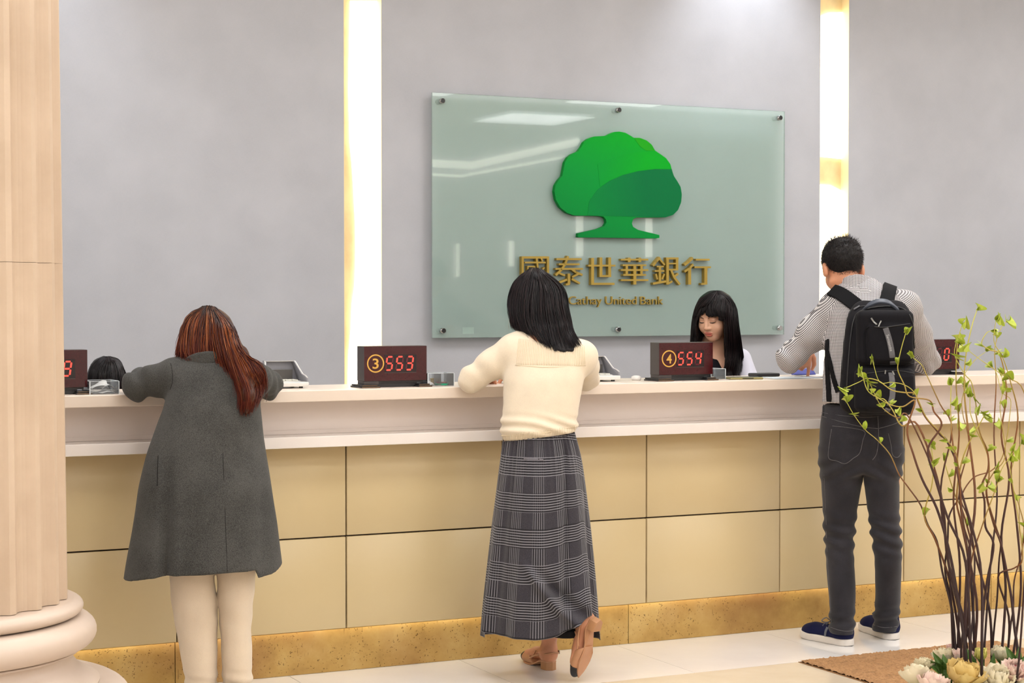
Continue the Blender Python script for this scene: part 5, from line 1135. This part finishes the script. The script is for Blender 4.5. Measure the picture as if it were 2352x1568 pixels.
def teller(wx, wy, lab, chairlab, hpx, hly, fwd, hs, seat, shpx, ly0=.03, hres=.0034):
    F = Fig('person', wx, wy, lab); P = F.p; hc = P(*hpx, hly); R = frame(fwd)
    stool(wx, wy + .03, seat, chairlab)
    a = F.loc((wx, wy + .03, seat)); pel = a + A3(0, 0, .10)
    xl, xr, ys = shpx; shL, shR = P(xl, ys, ly0), P(xr, ys + 4, ly0); nk = (shL + shR) / 2 + A3(0, -.0, .055)
    fdir = F.R @ A3(-.1, -1, 0); lat = F.R @ A3(1, 0, 0)
    elL, elR = shL + fdir * .10 + A3(-.03, 0, -.22), shR + fdir * .10 + A3(.03, 0, -.22); wL, wR = elL + fdir * .13 + A3(.05, 0, .02), elR + fdir * .13 + A3(-.05, 0, .02)
    legs = []
    for s in (-1, 1):
        h = pel + lat * .085 * s + A3(0, 0, -.02); k = h + fdir * .28 + A3(0, 0, -.03); an = k + A3(0, 0, -(k[2] - .09)) + fdir * .02; legs.append((h, k, an))
    if seat > .6: legs = [(h, k, an + A3(0, 0, .22)) for h, k, an in legs]
    def body(Q):
        d = head_sdf(Q, hc, R, hs); b = hc + R @ A3(0, -.02, -.07) * hs; d = smin(d, cap(Q, b, nk, .038, .043), .02); d = smin(d, cap(Q, nk, pel, .07, .095), .06); d = smin(d, cap(Q, shL, shR, .042), .04)
        for p, q, r in ((shL, elL, wL), (shR, elR, wR)): d = smin(d, chain(Q, [p, q, r], [.038, .032, .024]), .03)
        d = smin(d, hand_sdf(Q, wL, fdir, (0, 0, 1), .9, -1), .012); d = smin(d, hand_sdf(Q, wR, fdir, (0, 0, 1), .9, 1), .012)
        for h, k, an in legs:
            d = smin(d, chain(Q, [h, k, an], [.07, .05, .033], .03), .03); d = smin(d, cap(Q, an + A3(0, 0, -.05), an + fdir * .15 + A3(0, 0, -.06), .03, .024), .02)
        return d
    def lips(C, V, Fc):
        q = (C - hc) @ R / hs; u = ell(q, (0, .083, -.0600), (.0235, .013, .0068)); l = ell(q, (0, .081, -.0715), (.0195, .014, .0085)); return ((np.minimum(u, l) < -.0002) & (q[:, 1] > .080)).astype(int)
    b = sdf_obj('body', body, tuple(np.minimum(pel, hc) - np.array([.45, .75, pel[2] - .01])), (.45, .45, hc[2] + .16), hres, [SKINF, LIPM], F.o, None, lips)
    z0 = pel[2] - .05
    VT = dense([(z0, 0, a[1] * .5, .15, .12), (z0 + .2, 0, a[1] * .4, .14, .11), (nk[2] - .13, nk[0], nk[1], .165, .11), (nk[2] - .05, nk[0], nk[1], .13, .085), (nk[2] - .01, nk[0], nk[1], .07, .06)])
    vnk = ell
    def vest(Q): 
        d = zloft(Q, VT, 2.3); d = smin(d, cap(Q, shL * .8 + nk * .2, shR * .8 + nk * .2, .052), .03); v = cap(Q, nk + fdir * .09 + A3(0, 0, .03), nk + fdir * .12 + A3(0, 0, -.12), .05, .012)
        return smax(smax(d, -v, .006), -ell(Q, nk + A3(0, 0, .045), (.058, .058, .05)), .006)
    vo = sdf_obj('vest', vest, (-.32, -.32, z0 - .02), (.32, .42, nk[2] + .08), .006, VEST, F.o)
    def bl(Q):
        d = 9.0
        for p, q, r in ((shL, elL, wL), (shR, elR, wR)): d = smin(d, chain(Q, [p, q, r * .85 + q * .15], [.058, .052, .040], .03), .02) if not np.isscalar(d) else chain(Q, [p, q, r * .85 + q * .15], [.058, .052, .040], .03)
        return d + .003 * wn(Q, 30, 4)
    sl = sdf_obj('blouse', bl, (-.42, -.62, z0 - .05), (.42, .42, nk[2] + .1), .006, SHW, F.o)
    return F, hc, R, b, vo, sl, nk
# seated teller whose face shows
F_, hc, R, tb, tv, ts, nk = teller(4.825, .86, 'long-haired teller in black vest and white blouse looking down behind the counter', 'black swivel chair under the long-haired teller', (1640, 727), -.02, (-.45, -.88, -.34), .94, .66, (1578, 1700, 822), .10); P_ = F_.p
LASH = mat('dark lash', '#1a0f0e', .6, var=(50, .1)); SHAD = mat('reddish eyelid', '#b5705c', .5, var=(40, .05))
def onface(x, z, off=.0008):
    o_ = hc + R @ (A3(x, .2, z) * .94); d = R @ A3(0, -1, 0); bv = F_.fb; h, n, i, _ = bv.ray_cast(Vector(o_.tolist()), Vector(d.tolist())); return np.array(h) + R @ A3(0, 1, 0) * off
v, f = o_data[tb.name]; F_.fb = BVHTree.FromPolygons(v.tolist(), f.tolist())
for s in (-1, 1):
    p = cr([onface(s * x, z) for x, z in ((.016, -.0025), (.024, -.0045), (.033, -.005), (.041, -.0035), (.047, -.0005))], 5); MB().tube(p, [.0010 + .0016 * math.sin(PI * i / (len(p) - 1)) for i in range(len(p))], 6).build('lash', LASH, tb, True)
    p = cr([onface(s * x, z, .0002) for x, z in ((.018, .0045), (.026, .0075), (.034, .008), (.042, .006), (.047, .003))], 5); MB().tube(p, .0009, 6).build('lid_crease', SHAD, tb, True)
    p = cr([onface(s * x, z, .0002) for x, z in ((.014, .021), (.026, .026), (.038, .026), (.048, .021))], 5); MB().tube(p, .0014, 6).build('eyebrow', LASH, tb, True)
    o = MB().lathe([(.0003, 0), (.0024, .0003), (.0022, .0008), (.0003, .001)], 10).build('nostril', SHAD, tb, True); o.location = tuple(onface(s * .0065, -.0385, .0)); 
p = cr([onface(x, z, -.0006) for x, z in ((-.021, -.0672), (-.01, -.0650), (0, -.0658), (.01, -.0650), (.021, -.0672))], 5); MB().tube(p, .0009, 6).build('mouth_line', mat('mouth line', '#7a2f2c', .5, var=(40, .05)), tb, True)
HT = F_.rows([(667, 1630, 1658, -.01, .04), (674, 1615, 1673, -.012, .075), (690, 1602, 1685, -.012, .105), (715, 1594, 1692, -.01, .118), (745, 1590, 1696, .0, .12), (780, 1587, 1702, .015, .11), (800, 1584, 1705, .035, .10), (830, 1586, 1702, .03, .10), (868, 1590, 1698, .02, .095)])
def t_hair(P):
    Q = (P - hc) @ R / .94; d = zloft(P, HT, 2.1)
    zb = .030 + .055 * np.exp(-((Q[:, 0] - .008) / .014) ** 2)                                   # fringe with a gap
    fac = smax(smax(np.abs(Q[:, 0]) - .066 - .004 * np.sin(Q[:, 2] * 30), .0 - Q[:, 1], .01), Q[:, 2] - zb, .006)
    d = smax(d, -fac, .008); below = smax(smax(np.abs(P[:, 0] - nk[0] + .004) - .055, P[:, 1] - .06, .01), P[:, 2] - hc[2] + .02, .01); d = smax(d, -below, .01)
    return d + .0015 * np.sin(np.arctan2(P[:, 1] - hc[1], P[:, 0] - hc[0]) * 40 + 2 * np.sin(P[:, 2] * 15)) + .0015 * wn(P * np.array([1, 1, .15]), 220, 2)
th = sdf_obj('hair', t_hair, (-.24, -.24, 1.02), (.24, .24, 1.54), .0045, HB, F_.o)
F_.bvh([th, tv])
gt = [[(1642, 671), (1608, 690), (1594, 730), (1589, 780), (1586, 815)], [(1644, 671), (1616, 692), (1600, 720), (1596, 760), (1592, 800)]]
strands('side_strands', guides(F_, gt), 200, HBS, th, .0012, .003, 14, seed=21)
gt2 = [[(1648, 671), (1672, 700), (1672, 740), (1674, 790), (1668, 835), (1660, 866)], [(1650, 671), (1680, 695), (1686, 740), (1690, 790), (1690, 830), (1684, 868)], [(1652, 671), (1686, 700), (1694, 750), (1700, 795), (1704, 825), (1698, 860)]]
strands('long_strands', guides(F_, gt2), 800, HBS, th, .0010, .0045, 16, seed=22)
def fr(px, py, off=.006): h, n = F_.hit(px, py, off); return h if h is not None else P_(px, py, -.1)
F_.bvh([th, tb]); gf = [[(1645, 672), (1622, 690), (1606, 708), (1598, 726), (1597, 742)], [(1646, 672), (1630, 690), (1617, 705), (1610, 718), (1605, 727)], [(1646, 672), (1634, 690), (1626, 702), (1622, 712), (1617, 722)]]
strands('fringe_strands', guides(F_, gf, .005), 150, HBS, th, .0011, .002, 12, seed=23)
gf = [[(1647, 672), (1640, 690), (1632, 702), (1633, 714), (1637, 726)], [(1648, 672), (1648, 690), (1644, 705), (1645, 716), (1650, 727)], [(1649, 672), (1658, 690), (1656, 705), (1657, 718), (1661, 730)], [(1650, 672), (1668, 690), (1667, 710), (1667, 730), (1668, 748)]]
strands('fringe_strands', guides(F_, gf, .005), 260, HBS, th, .0011, .002, 12, seed=24)
# second teller bent low: only the top of the dark hair shows
F_, hc, R, tb, tv, ts, nk = teller(1.775, .74, 'teller bent low behind the tray of slips, dark parted hair', 'black swivel chair under the bent teller', (247, 884), .02, (-.15, -.75, -.75), .90, .48, (190, 302, 925), .06, .006); P_ = F_.p
HT = F_.rows([(818, 234, 256, .0, .03), (823, 220, 268, .0, .06), (835, 209, 280, -.005, .09), (855, 201, 289, -.01, .11), (880, 198, 293, -.01, .115), (915, 198, 293, .0, .11)])
def t2(P):
    d = zloft(P, HT, 2.1); x0 = P_(247, 830, 0)[0]; d = d + .008 * np.exp(-((P[:, 0] - x0 - .02 * (P[:, 1] < 0) * sm(-P[:, 1], 0, .1)) / .007) ** 2) * sm(P[:, 2], 1.14, 1.2)
    return d + .002 * np.sin(np.arctan2(P[:, 1] - .02, P[:, 0] - x0) * 50) + .0012 * wn(P, 150, 2)
th = sdf_obj('hair', t2, (-.2, -.22, 1.02), (.2, .22, 1.27), .0048, HB, F_.o); F_.bvh([th])
g2 = [[(246, 820), (225, 828), (211, 845), (204, 870), (202, 905)], [(247, 820), (236, 835), (228, 850), (222, 875), (220, 905)], [(248, 820), (250, 835), (250, 850), (248, 875), (246, 905)], [(249, 820), (265, 832), (272, 850), (274, 875), (272, 905)], [(250, 820), (272, 828), (283, 848), (289, 870), (290, 905)]]
strands('hair_strands', guides(F_, g2), 420, HBS, th, .0011, .002, 14, seed=31)
# ------------------------------------------------------------------ stone column
COLM = m_stone('warm cream limestone', '#baa48d', '#c8b39c', .55, 5); COLB = m_stone('smooth cream limestone', '#c4b2a2', '#ccbcae', .4, 3)
cc = CAM + ray(-153, 1382) * 5.3; col = empty('stone_column', (cc[0], cc[1], 0)); tag(col, 'fluted cream stone column on a round moulded base', 'column')
toc = math.atan2(CAM[1] - cc[1], CAM[0] - cc[0]); FA = toc + math.radians(33.6)
def shaft(z0, z1):
    v = []; ring = []; S = 10; NF = 24
    for k in range(NF):
        a0 = FA + 2 * PI * k / NF
        for j in range(S):
            t = j / S; a = a0 + t * 2 * PI / NF; e = .13
            dip = 0 if (t < e or t > 1 - e) else .026 * math.sin(PI * (t - e) / (1 - 2 * e)) ** .7
            ring.append((a, dip))
    n = len(ring)
    for z in (z0, z1):
        R = .380 - .0088 * (z - .58); v += [((R - d) * math.cos(a), (R - d) * math.sin(a), z) for a, d in ring]
    return MB().add(v, [(i, (i + 1) % n, (i + 1) % n + n, i + n) for i in range(n)] + [tuple(range(n - 1, -1, -1)), tuple(range(n, 2 * n))])
zz = [.578, 1.555, 2.53, CZ - .001]
for a, b in zip(zz[:-1], zz[1:]): shaft(a, b - .0012).build('drum', COLM, col)
def torus_prof(r, z, h, bul): return [(r - bul + bul * math.cos(t), z + h * math.sin(t)) for t in np.linspace(-PI / 2, PI / 2, 14)]
def lath(name, prof, m=COLB): return MB().lathe(prof, 96).build(name, m, col, True)
lath('upper_ring', [(.30, .530)] + torus_prof(.424, .553, .023, .03) + [(.30, .577)])
lath('upper_torus', [(.30, .432)] + torus_prof(.462, .481, .047, .055) + [(.30, .529)])
lath('scotia', [(.30, .332), (.47, .332), (.47, .338), (.445, .350), (.412, .372), (.394, .395), (.388, .415), (.395, .4245), (.412, .425), (.412, .4305), (.30, .431)])
lath('lower_torus', [(.30, .225)] + torus_prof(.56, .278, .052, .06) + [(.30, .331)])
MB().box(-.58, .58, -.58, .58, .001, .224).build('plinth', COLB, col, bevel=.004)

# ------------------------------------------------------------------ flower arrangement in the foreground
PC = CAM + ray(2245, 1560) * 5.0; PX, PY = PC[0], PC[1]
CER = m_stone('white glazed ceramic', '#d8d4cc', '#e2ded6', .2, 4); MOSS = mat('dark green moss', '#2c3a1e', .95, var=(40, .4), bmp=(60, .6, .01))
r = empty('planter', (PX, PY, 0)); tag(r, 'round white ceramic planter holding the flowers and willow branches', 'planter')
MB().lathe([(.001, 0.001), (.15, .001), (.18, .02), (.24, .18), (.27, .33), (.275, .345), (.262, .345), (.25, .30), (.001, .30)], 48).build('pot', CER, r, True)
MB().lathe([(.001, .3005), (.245, .3005), (.22, .335), (.001, .35)], 40).build('moss', MOSS, r, True)
m, nt, b = base_mat('willow bark'); a = nt.nodes.new('ShaderNodeAttribute'); a.attribute_name = 'strand'; sp = nt.nodes.new('ShaderNodeSeparateColor'); nt.links.new(a.outputs['Color'], sp.inputs[0])
nt.links.new(ramp(nt, sp.outputs[1], [(.0, lin('#1c0c10')), (.35, lin('#3a1a16')), (.55, lin('#7a4a22')), (.70, lin('#a08a3c')), (1.0, lin('#b9b84a'))]), b.inputs['Base Color']); b.inputs['Roughness'].default_value = .6; BARK = m
def m_leaf(name, c1, c2):
    m, nt, b = base_mat(name); v = coord(nt); nt.links.new(ramp(nt, noise(nt, 40, 3, v), [(.3, lin(c1)), (.7, lin(c2))]), b.inputs['Base Color']); b.inputs['Roughness'].default_value = .55; b.inputs['Subsurface Weight'].default_value = .0; return m
LEAFY = m_leaf('yellow-green willow leaf', '#8aa02c', '#b9c24c')
def leaf_mesh(L, Wd, cup, name):
    n, k = 7, 4; V = []; th = .0005
    for i in range(n):
        t = i / (n - 1); w = Wd * math.sin(PI * min(1, .06 + t * .94) ** .8) ** .8 + .0006
        for j in range(k + 1): u = j / k * 2 - 1; V.append((u * w, t * L, cup * (u * u * w * 6 - (t - .4) ** 2 * L * 2)))
    nv = len(V); V += [(x, y, z + th) for x, y, z in V]; f = []
    for i in range(n - 1):
        for j in range(k): q = (i * (k + 1) + j, i * (k + 1) + j + 1, (i + 1) * (k + 1) + j + 1, (i + 1) * (k + 1) + j); f += [q[::-1], tuple(x + nv for x in q)]
    me = bpy.data.meshes.new(name); me.from_pydata(V, [], f); me.update(); me.shade_smooth(); return me
LM = [leaf_mesh(.030, .0075, .5, 'willow_leaf'), leaf_mesh(.022, .0065, .8, 'willow_leaf')]
for q in LM: q.materials.append(LEAFY)
def r7(l): return [(1780 + x / 2.42, 920 + y / 2.42) for x, y in l]
def r6(l): return [(1740 + x / 3.41, 520 + y / 3.41) for x, y in l]
def r8(l): return [(2060 + x / 5.06, 690 + y / 5.06) for x, y in l]
def place(o, p, d, up):
    d = np.asarray(d, float); d /= np.linalg.norm(d) + 1e-9; R = frame(d, up); xf(o, p, R)
BR = [
 r7([(1005,1400),(980,1150),(930,950),(900,780),(850,690),(810,580),(740,480),(690,410),(640,300),(570,220),(500,160),(440,80),(400,10)]),
 r7([(1035,1400),(1000,1150),(960,960),(890,770),(830,640),(870,480),(880,370),(870,260)]),
 r7([(1060,1400),(1000,1000),(960,800),(900,600),(820,440),(770,300),(735,160)]) + r6([(1235,1365),(1140,1410),(1040,1395),(940,1340),(860,1280),(815,1140)]),
 r7([(1035,1390),(1060,1200),(1065,1080),(1080,950),(1085,820),(1050,700),(1035,600),(1030,480),(1020,380),(1000,280),(920,180),(840,90)]) + r6([(1235,1310),(1150,1240),(1050,1220),(955,1215),(900,1050)]),
 r7([(1005,1390),(990,1200),(965,1050),(945,930),(960,780),(965,660),(985,600),(1020,540),(1030,440),(1060,330),(1080,230)]) + r8([(800,1450),(770,1340),(755,1170),(800,960),(780,870),(910,690),(1040,590)]),
 r7([(1085,1380),(1100,1200),(1105,1050),(1110,900),(1100,780),(1070,640),(1035,540),(1100,430),(1200,390),(1260,320),(1290,200),(1305,80)]) + r8([(1320,1150),(1220,1060),(1160,850),(1110,770)]),
 r7([(1205,1450),(1215,1300),(1235,1100),(1245,900),(1255,790),(1235,720),(1185,560),(1180,470),(1215,400),(1280,310),(1260,120)]) + r8([(1200,1230),(1230,1050),(1220,860)]),
 r7([(1150,1390),(1155,1200),(1180,1000),(1215,800),(1170,700),(1165,560),(1150,470),(1185,380),(1180,280),(1140,180),(1115,60)]) + r8([(920,1210),(870,960),(800,870),(730,760),(670,620),(690,480)]),
 r7([(1290,1440),(1310,1250),(1325,1150),(1330,1000),(1370,850),(1384,700),(1350,560),(1310,440),(1330,330),(1370,240)]),
 r7([(1350,1450),(1330,1250),(1315,1100),(1290,960),(1255,790),(1220,700),(1175,520),(1190,420),(1182,300),(1120,160)]) + r8([(860,1330),(850,1240),(850,1120)]),
 r7([(1110,1400),(1090,1000),(1035,600),(1020,380),(960,230),(920,190)]) + r8([(440,1480),(330,1350),(250,1180),(210,1080)]) + r6([(1150,1300),(1050,1280),(950,1210),(860,1190),(790,1220),(690,1265)]),
 r7([(1085,1380),(1060,900),(960,650),(890,430),(850,270)]) + r8([(520,1450),(430,1290),(380,1160)]) + r6([(1190,1330),(1150,1240),(1100,1130),(1105,1050),(1130,940),(1160,835)]),
 r7([(1150,1390),(1140,900),(1030,480),(990,250)]) + r8([(630,1400),(625,1200),(630,980)]),
 [(2340,1520),(2352,1350),(2362,1200),(2368,1050),(2352,900)] + r8([(1250,880),(990,700),(740,510)]),
 [(2325,1520),(2345,1350),(2335,1200),(2322,1080),(2338,960),(2322,880)] + r8([(1230,660),(1130,480),(1150,230)]),
 [(2300,1510),(2310,1350),(2300,1230),(2318,1100),(2300,1000),(2312,900)] + r8([(1200,640),(1080,575),(985,500),(1040,380),(1095,352)]),
 [(2215,1500),(2222,1300),(2240,1150),(2225,1000),(2215,900),(2218,820),(2232,750),(2244,712)],
 [(2200,1500),(2205,1300),(2190,1150),(2203,1000),(2196,880),(2199,790),(2210,745)],
 [(2260,1500),(2275,1300),(2290,1150),(2283,1000),(2288,880),(2285,800),(2300,752),(2312,738)],
 r7([(1205,1450),(1190,1150),(1110,850),(1045,620),(1000,520),(960,400),(940,330)]),
 r7([(1060,1400),(1075,1150),(1090,900),(1150,700),(1230,480),(1260,380),(1330,280)]),
 r7([(1110,1400),(1120,1100),(1040,700),(1010,540),(1050,300),(1160,90),(1160,80)]),
 r7([(1290,1440),(1300,1200),(1240,980),(1330,930),(1375,880),(1360,700),(1320,460),(1300,330)]),
 r6([(1190,1500),(1100,1500),(1000,1440),(940,1360),(880,1230)])[::1],
 r6([(1260,1560),(1130,1560),(1060,1440),(1000,1360),(965,1345)]),
 r8([(640,1500),(500,1200),(330,830),(280,740),(180,660)]),
]
LEAFN = 0
for bi, pl in enumerate(BR):
    rg = np.random.default_rng(100 + bi); D0 = 5.0 + rg.uniform(-.13, .13); D1 = D0 + rg.uniform(-.22, .15); n = len(pl)
    if pl[0][1] < 1380: pl = [(2190 + 12 * (bi % 5), 1510), (2180, 1300), (2160, 1130)] + list(pl); n = len(pl)
    W3 = np.array([CAM + ray(x, y) * (D0 + (D1 - D0) * i / (n - 1)) for i, (x, y) in enumerate(pl)]); base = W3[0].copy(); low = base.copy(); low[2] = .33; low[:2] = PC[:2] + (base[:2] - PC[:2]) * .8
    W3 = np.vstack([low, W3]); q = cr(W3, 5); s = np.linspace(0, 1, len(q)); rad = np.interp(s, [0, .4, .75, 1], [.0040, .0027, .0014, .0009]) * (.75 + .5 * rg.uniform())
    rt = empty('willow_branch', (low[0], low[1], low[2])); tag(rt, 'curly willow branch with yellow-green buds rising from the planter', 'branch', 'curly willow branches in the planter')
    mb = MB().tube(q - low, rad, 6); st = mb.build('stem', BARK, rt, True, fix=False)
    at = st.data.color_attributes.new('strand', 'FLOAT_COLOR', 'POINT'); cv = np.zeros((len(q) * 6, 4), np.float32); cv[:, 1] = np.repeat(s + .06 * rg.uniform(-1, 1), 6); cv[:, 3] = 1; at.data.foreach_set('color', cv.ravel())
    T = np.gradient(q, axis=0); spots = [(len(q) - 1, 0), (len(q) - 1, 1)] + [(int(len(q) * f), 2) for f in rg.uniform(.5, .93, 3 if bi < 22 else 1)]
    for i, kd in spots:
        me = LM[int(rg.integers(2))]; o = link('leaf', me, None, rt); t = T[i] / np.linalg.norm(T[i]); side = np.cross(t, rg.normal(size=3)); side /= np.linalg.norm(side)
        place(o, q[i] - low, t * (.9 if kd < 2 else .6) + side * (.45 if kd < 2 else .7), -_fw + rg.normal(0, .4, 3)); k = rg.uniform(.6, 1.0); o.scale = (k, k, k)
# peonies
def m_petal(name, c1, c2, cen):
    m, nt, b = base_mat(name); sp = nt.nodes.new('ShaderNodeSeparateXYZ'); nt.links.new(coord(nt), sp.inputs[0]); f = mth(nt, 'MULTIPLY', sp.outputs[1], 14.0, clamp=True)
    c = mixc(nt, f, lin(cen), lin(c1)); c = mixc(nt, noise(nt, 25, 3, coord(nt)), c, lin(c2)); nt.links.new(c, b.inputs['Base Color']); b.inputs['Roughness'].default_value = .6; return m
PW = m_petal('cream white petal', '#ebe3cf', '#e6dcc0', '#d8c890'); PP = m_petal('blush pink petal', '#e9cdb8', '#ecdfd0', '#c9606a'); PYl = m_petal('butter yellow petal', '#e6cf8e', '#dcc078', '#c9a040'); PL = m_petal('lemon bud petal', '#dad45e', '#e6dc8c', '#a8a838')
REDC = mat('crimson flower heart', '#9c2434', .6, var=(60, .3)); GRN = m_leaf('green flower leaf', '#3c5a24', '#5f7c38')
def petal_mesh(L, Wd, m, nm='petal'):
    n, k = 6, 6; V = []
    for i in range(n):
        t = i / (n - 1); w = Wd * (math.sin(PI * (.12 + .72 * t)) ** .7)
        for j in range(k + 1): u = j / k * 2 - 1; V.append((u * w, t * L * (1 - .10 * u * u) + .003 * math.sin(u * 7) * t, .55 * L * (t * t * .75 + u * u * .28 * (1 - .3 * t)) + .0015 * math.sin(u * 9 + t * 5)))
    nv = len(V); V += [(x, y, z + .0008) for x, y, z in V]; f = []
    for i in range(n - 1):
        for j in range(k): q = (i * (k + 1) + j, i * (k + 1) + j + 1, (i + 1) * (k + 1) + j + 1, (i + 1) * (k + 1) + j); f += [q[::-1], tuple(x + nv for x in q)]
    me = bpy.data.meshes.new(nm); me.from_pydata(V, [], f); me.update(); me.shade_smooth(); me.materials.append(m); return me
def peony(px, py, D, rpx, m, lab, heart=False, closed=.0, seed=0, tilt=(0, 0)):
    rg = np.random.default_rng(seed); c = CAM + ray(px, py) * D; R = rpx / FPX * D * 1.3; r = empty('peony', tuple(c - np.array([0, 0, R * .55]))); r.rotation_euler = (tilt[0], tilt[1], rg.uniform(0, 6))
    tag(r, lab, 'flower', 'peonies in the planter'); L = R * 1.0
    for ring, (nn, el, sc) in enumerate(((8, .10 + closed, 1.0), (8, .45 + closed * .8, .92), (7, .85 + closed * .5, .82), (6, 1.15, .68), (4, 1.35, .5))):
        me = petal_mesh(L * sc, L * sc * (.52 if ring < 3 else .42), m)
        for i in range(nn):
            a = 2 * PI * (i + ring * .37) / nn + rg.normal(0, .1); e = el + rg.normal(0, .09); o = link('petal', me, None, r)
            o.rotation_euler = (e, 0, a); k = rg.uniform(.9, 1.08); o.scale = (k, k, k); o.location = (-math.sin(a) * .10 * R, math.cos(a) * .10 * R, .06 * R * ring)
    if heart: MB().lathe([(.001, R * .5), (R * .16, R * .55), (R * .2, R * .75), (R * .10, R * .86), (.001, R * .88)], 12).build('flower_heart', REDC, r, True)
    MB().lathe([(.001, -.01), (R * .25, 0), (R * .32, R * .12), (R * .1, R * .3), (.001, R * .3)], 16).build('calyx', GRN, r, True); MB().tube([(0, 0, 0), (0, .004, -.11)], .004, 8).build('flower_stem', GRN, r, True)
peony(2108, 1548, 4.93, 36, PW, 'cream white peony leaning over the planter rim toward the carpet', False, .0, 1, (.2, -.3)); peony(2140, 1565, 4.86, 34, PP, 'blush peony with crimson heart below the large yellow peony', True, 0, 2, (.4, 0)); peony(2206, 1545, 4.9, 44, PYl, 'large butter yellow peony in the middle of the planter', False, .35, 3, (.3, 0))
peony(2288, 1556, 4.9, 42, PW, 'wide cream white peony beside the butter yellow one', False, 0, 4, (.3, .1)); peony(2330, 1535, 4.93, 28, PP, 'small blush peony with crimson heart beside the wide white one', True, .1, 5, (.3, .3)); peony(2213, 1506, 5.03, 24, PP, 'blush peony behind the large yellow peony', False, .3, 6)
peony(2253, 1502, 4.98, 20, PL, 'lemon yellow bud between the willow stems', False, .75, 7); peony(2298, 1500, 5.05, 24, PW, 'round cream peony behind the willow stems', False, .5, 8); peony(2172, 1504, 5.08, 26, PW, 'white peony at the back of the planter behind the leaves', False, .1, 9); peony(2185, 1488, 5.12, 12, PP, 'tiny half-open blush peony with crimson heart at the back', True, .5, 10); peony(2122, 1524, 5.0, 22, PW, 'small white peony behind the rim one', False, .2, 11)
BL = leaf_mesh(.085, .013, .25, 'blade_leaf'); BL.materials.append(GRN)
for i, (px, py, dx, dz, dy) in enumerate(((2158, 1525, -.5, 1, 0), (2168, 1530, .1, 1, .3), (2150, 1530, -1, .6, 0), (2250, 1540, .2, .8, -.4), (2335, 1515, .3, 1, 0), (2322, 1512, -.3, 1, .2), (2345, 1520, .8, .8, 0), (2345, 1565, .6, .5, -.4), (2230, 1520, -.2, 1, 0), (2275, 1530, .3, 1, -.2))):
    c = CAM + ray(px, py) * 4.98; o = link('flower_leaf', BL, None, None); tag(o, 'pointed green leaf among the peonies', 'leaf', 'green leaves among the peonies'); d = _rt * dx + np.array([0, 0, 1]) * dz + _fw * dy; place(o, c - d / np.linalg.norm(d) * .05, d, -_fw)
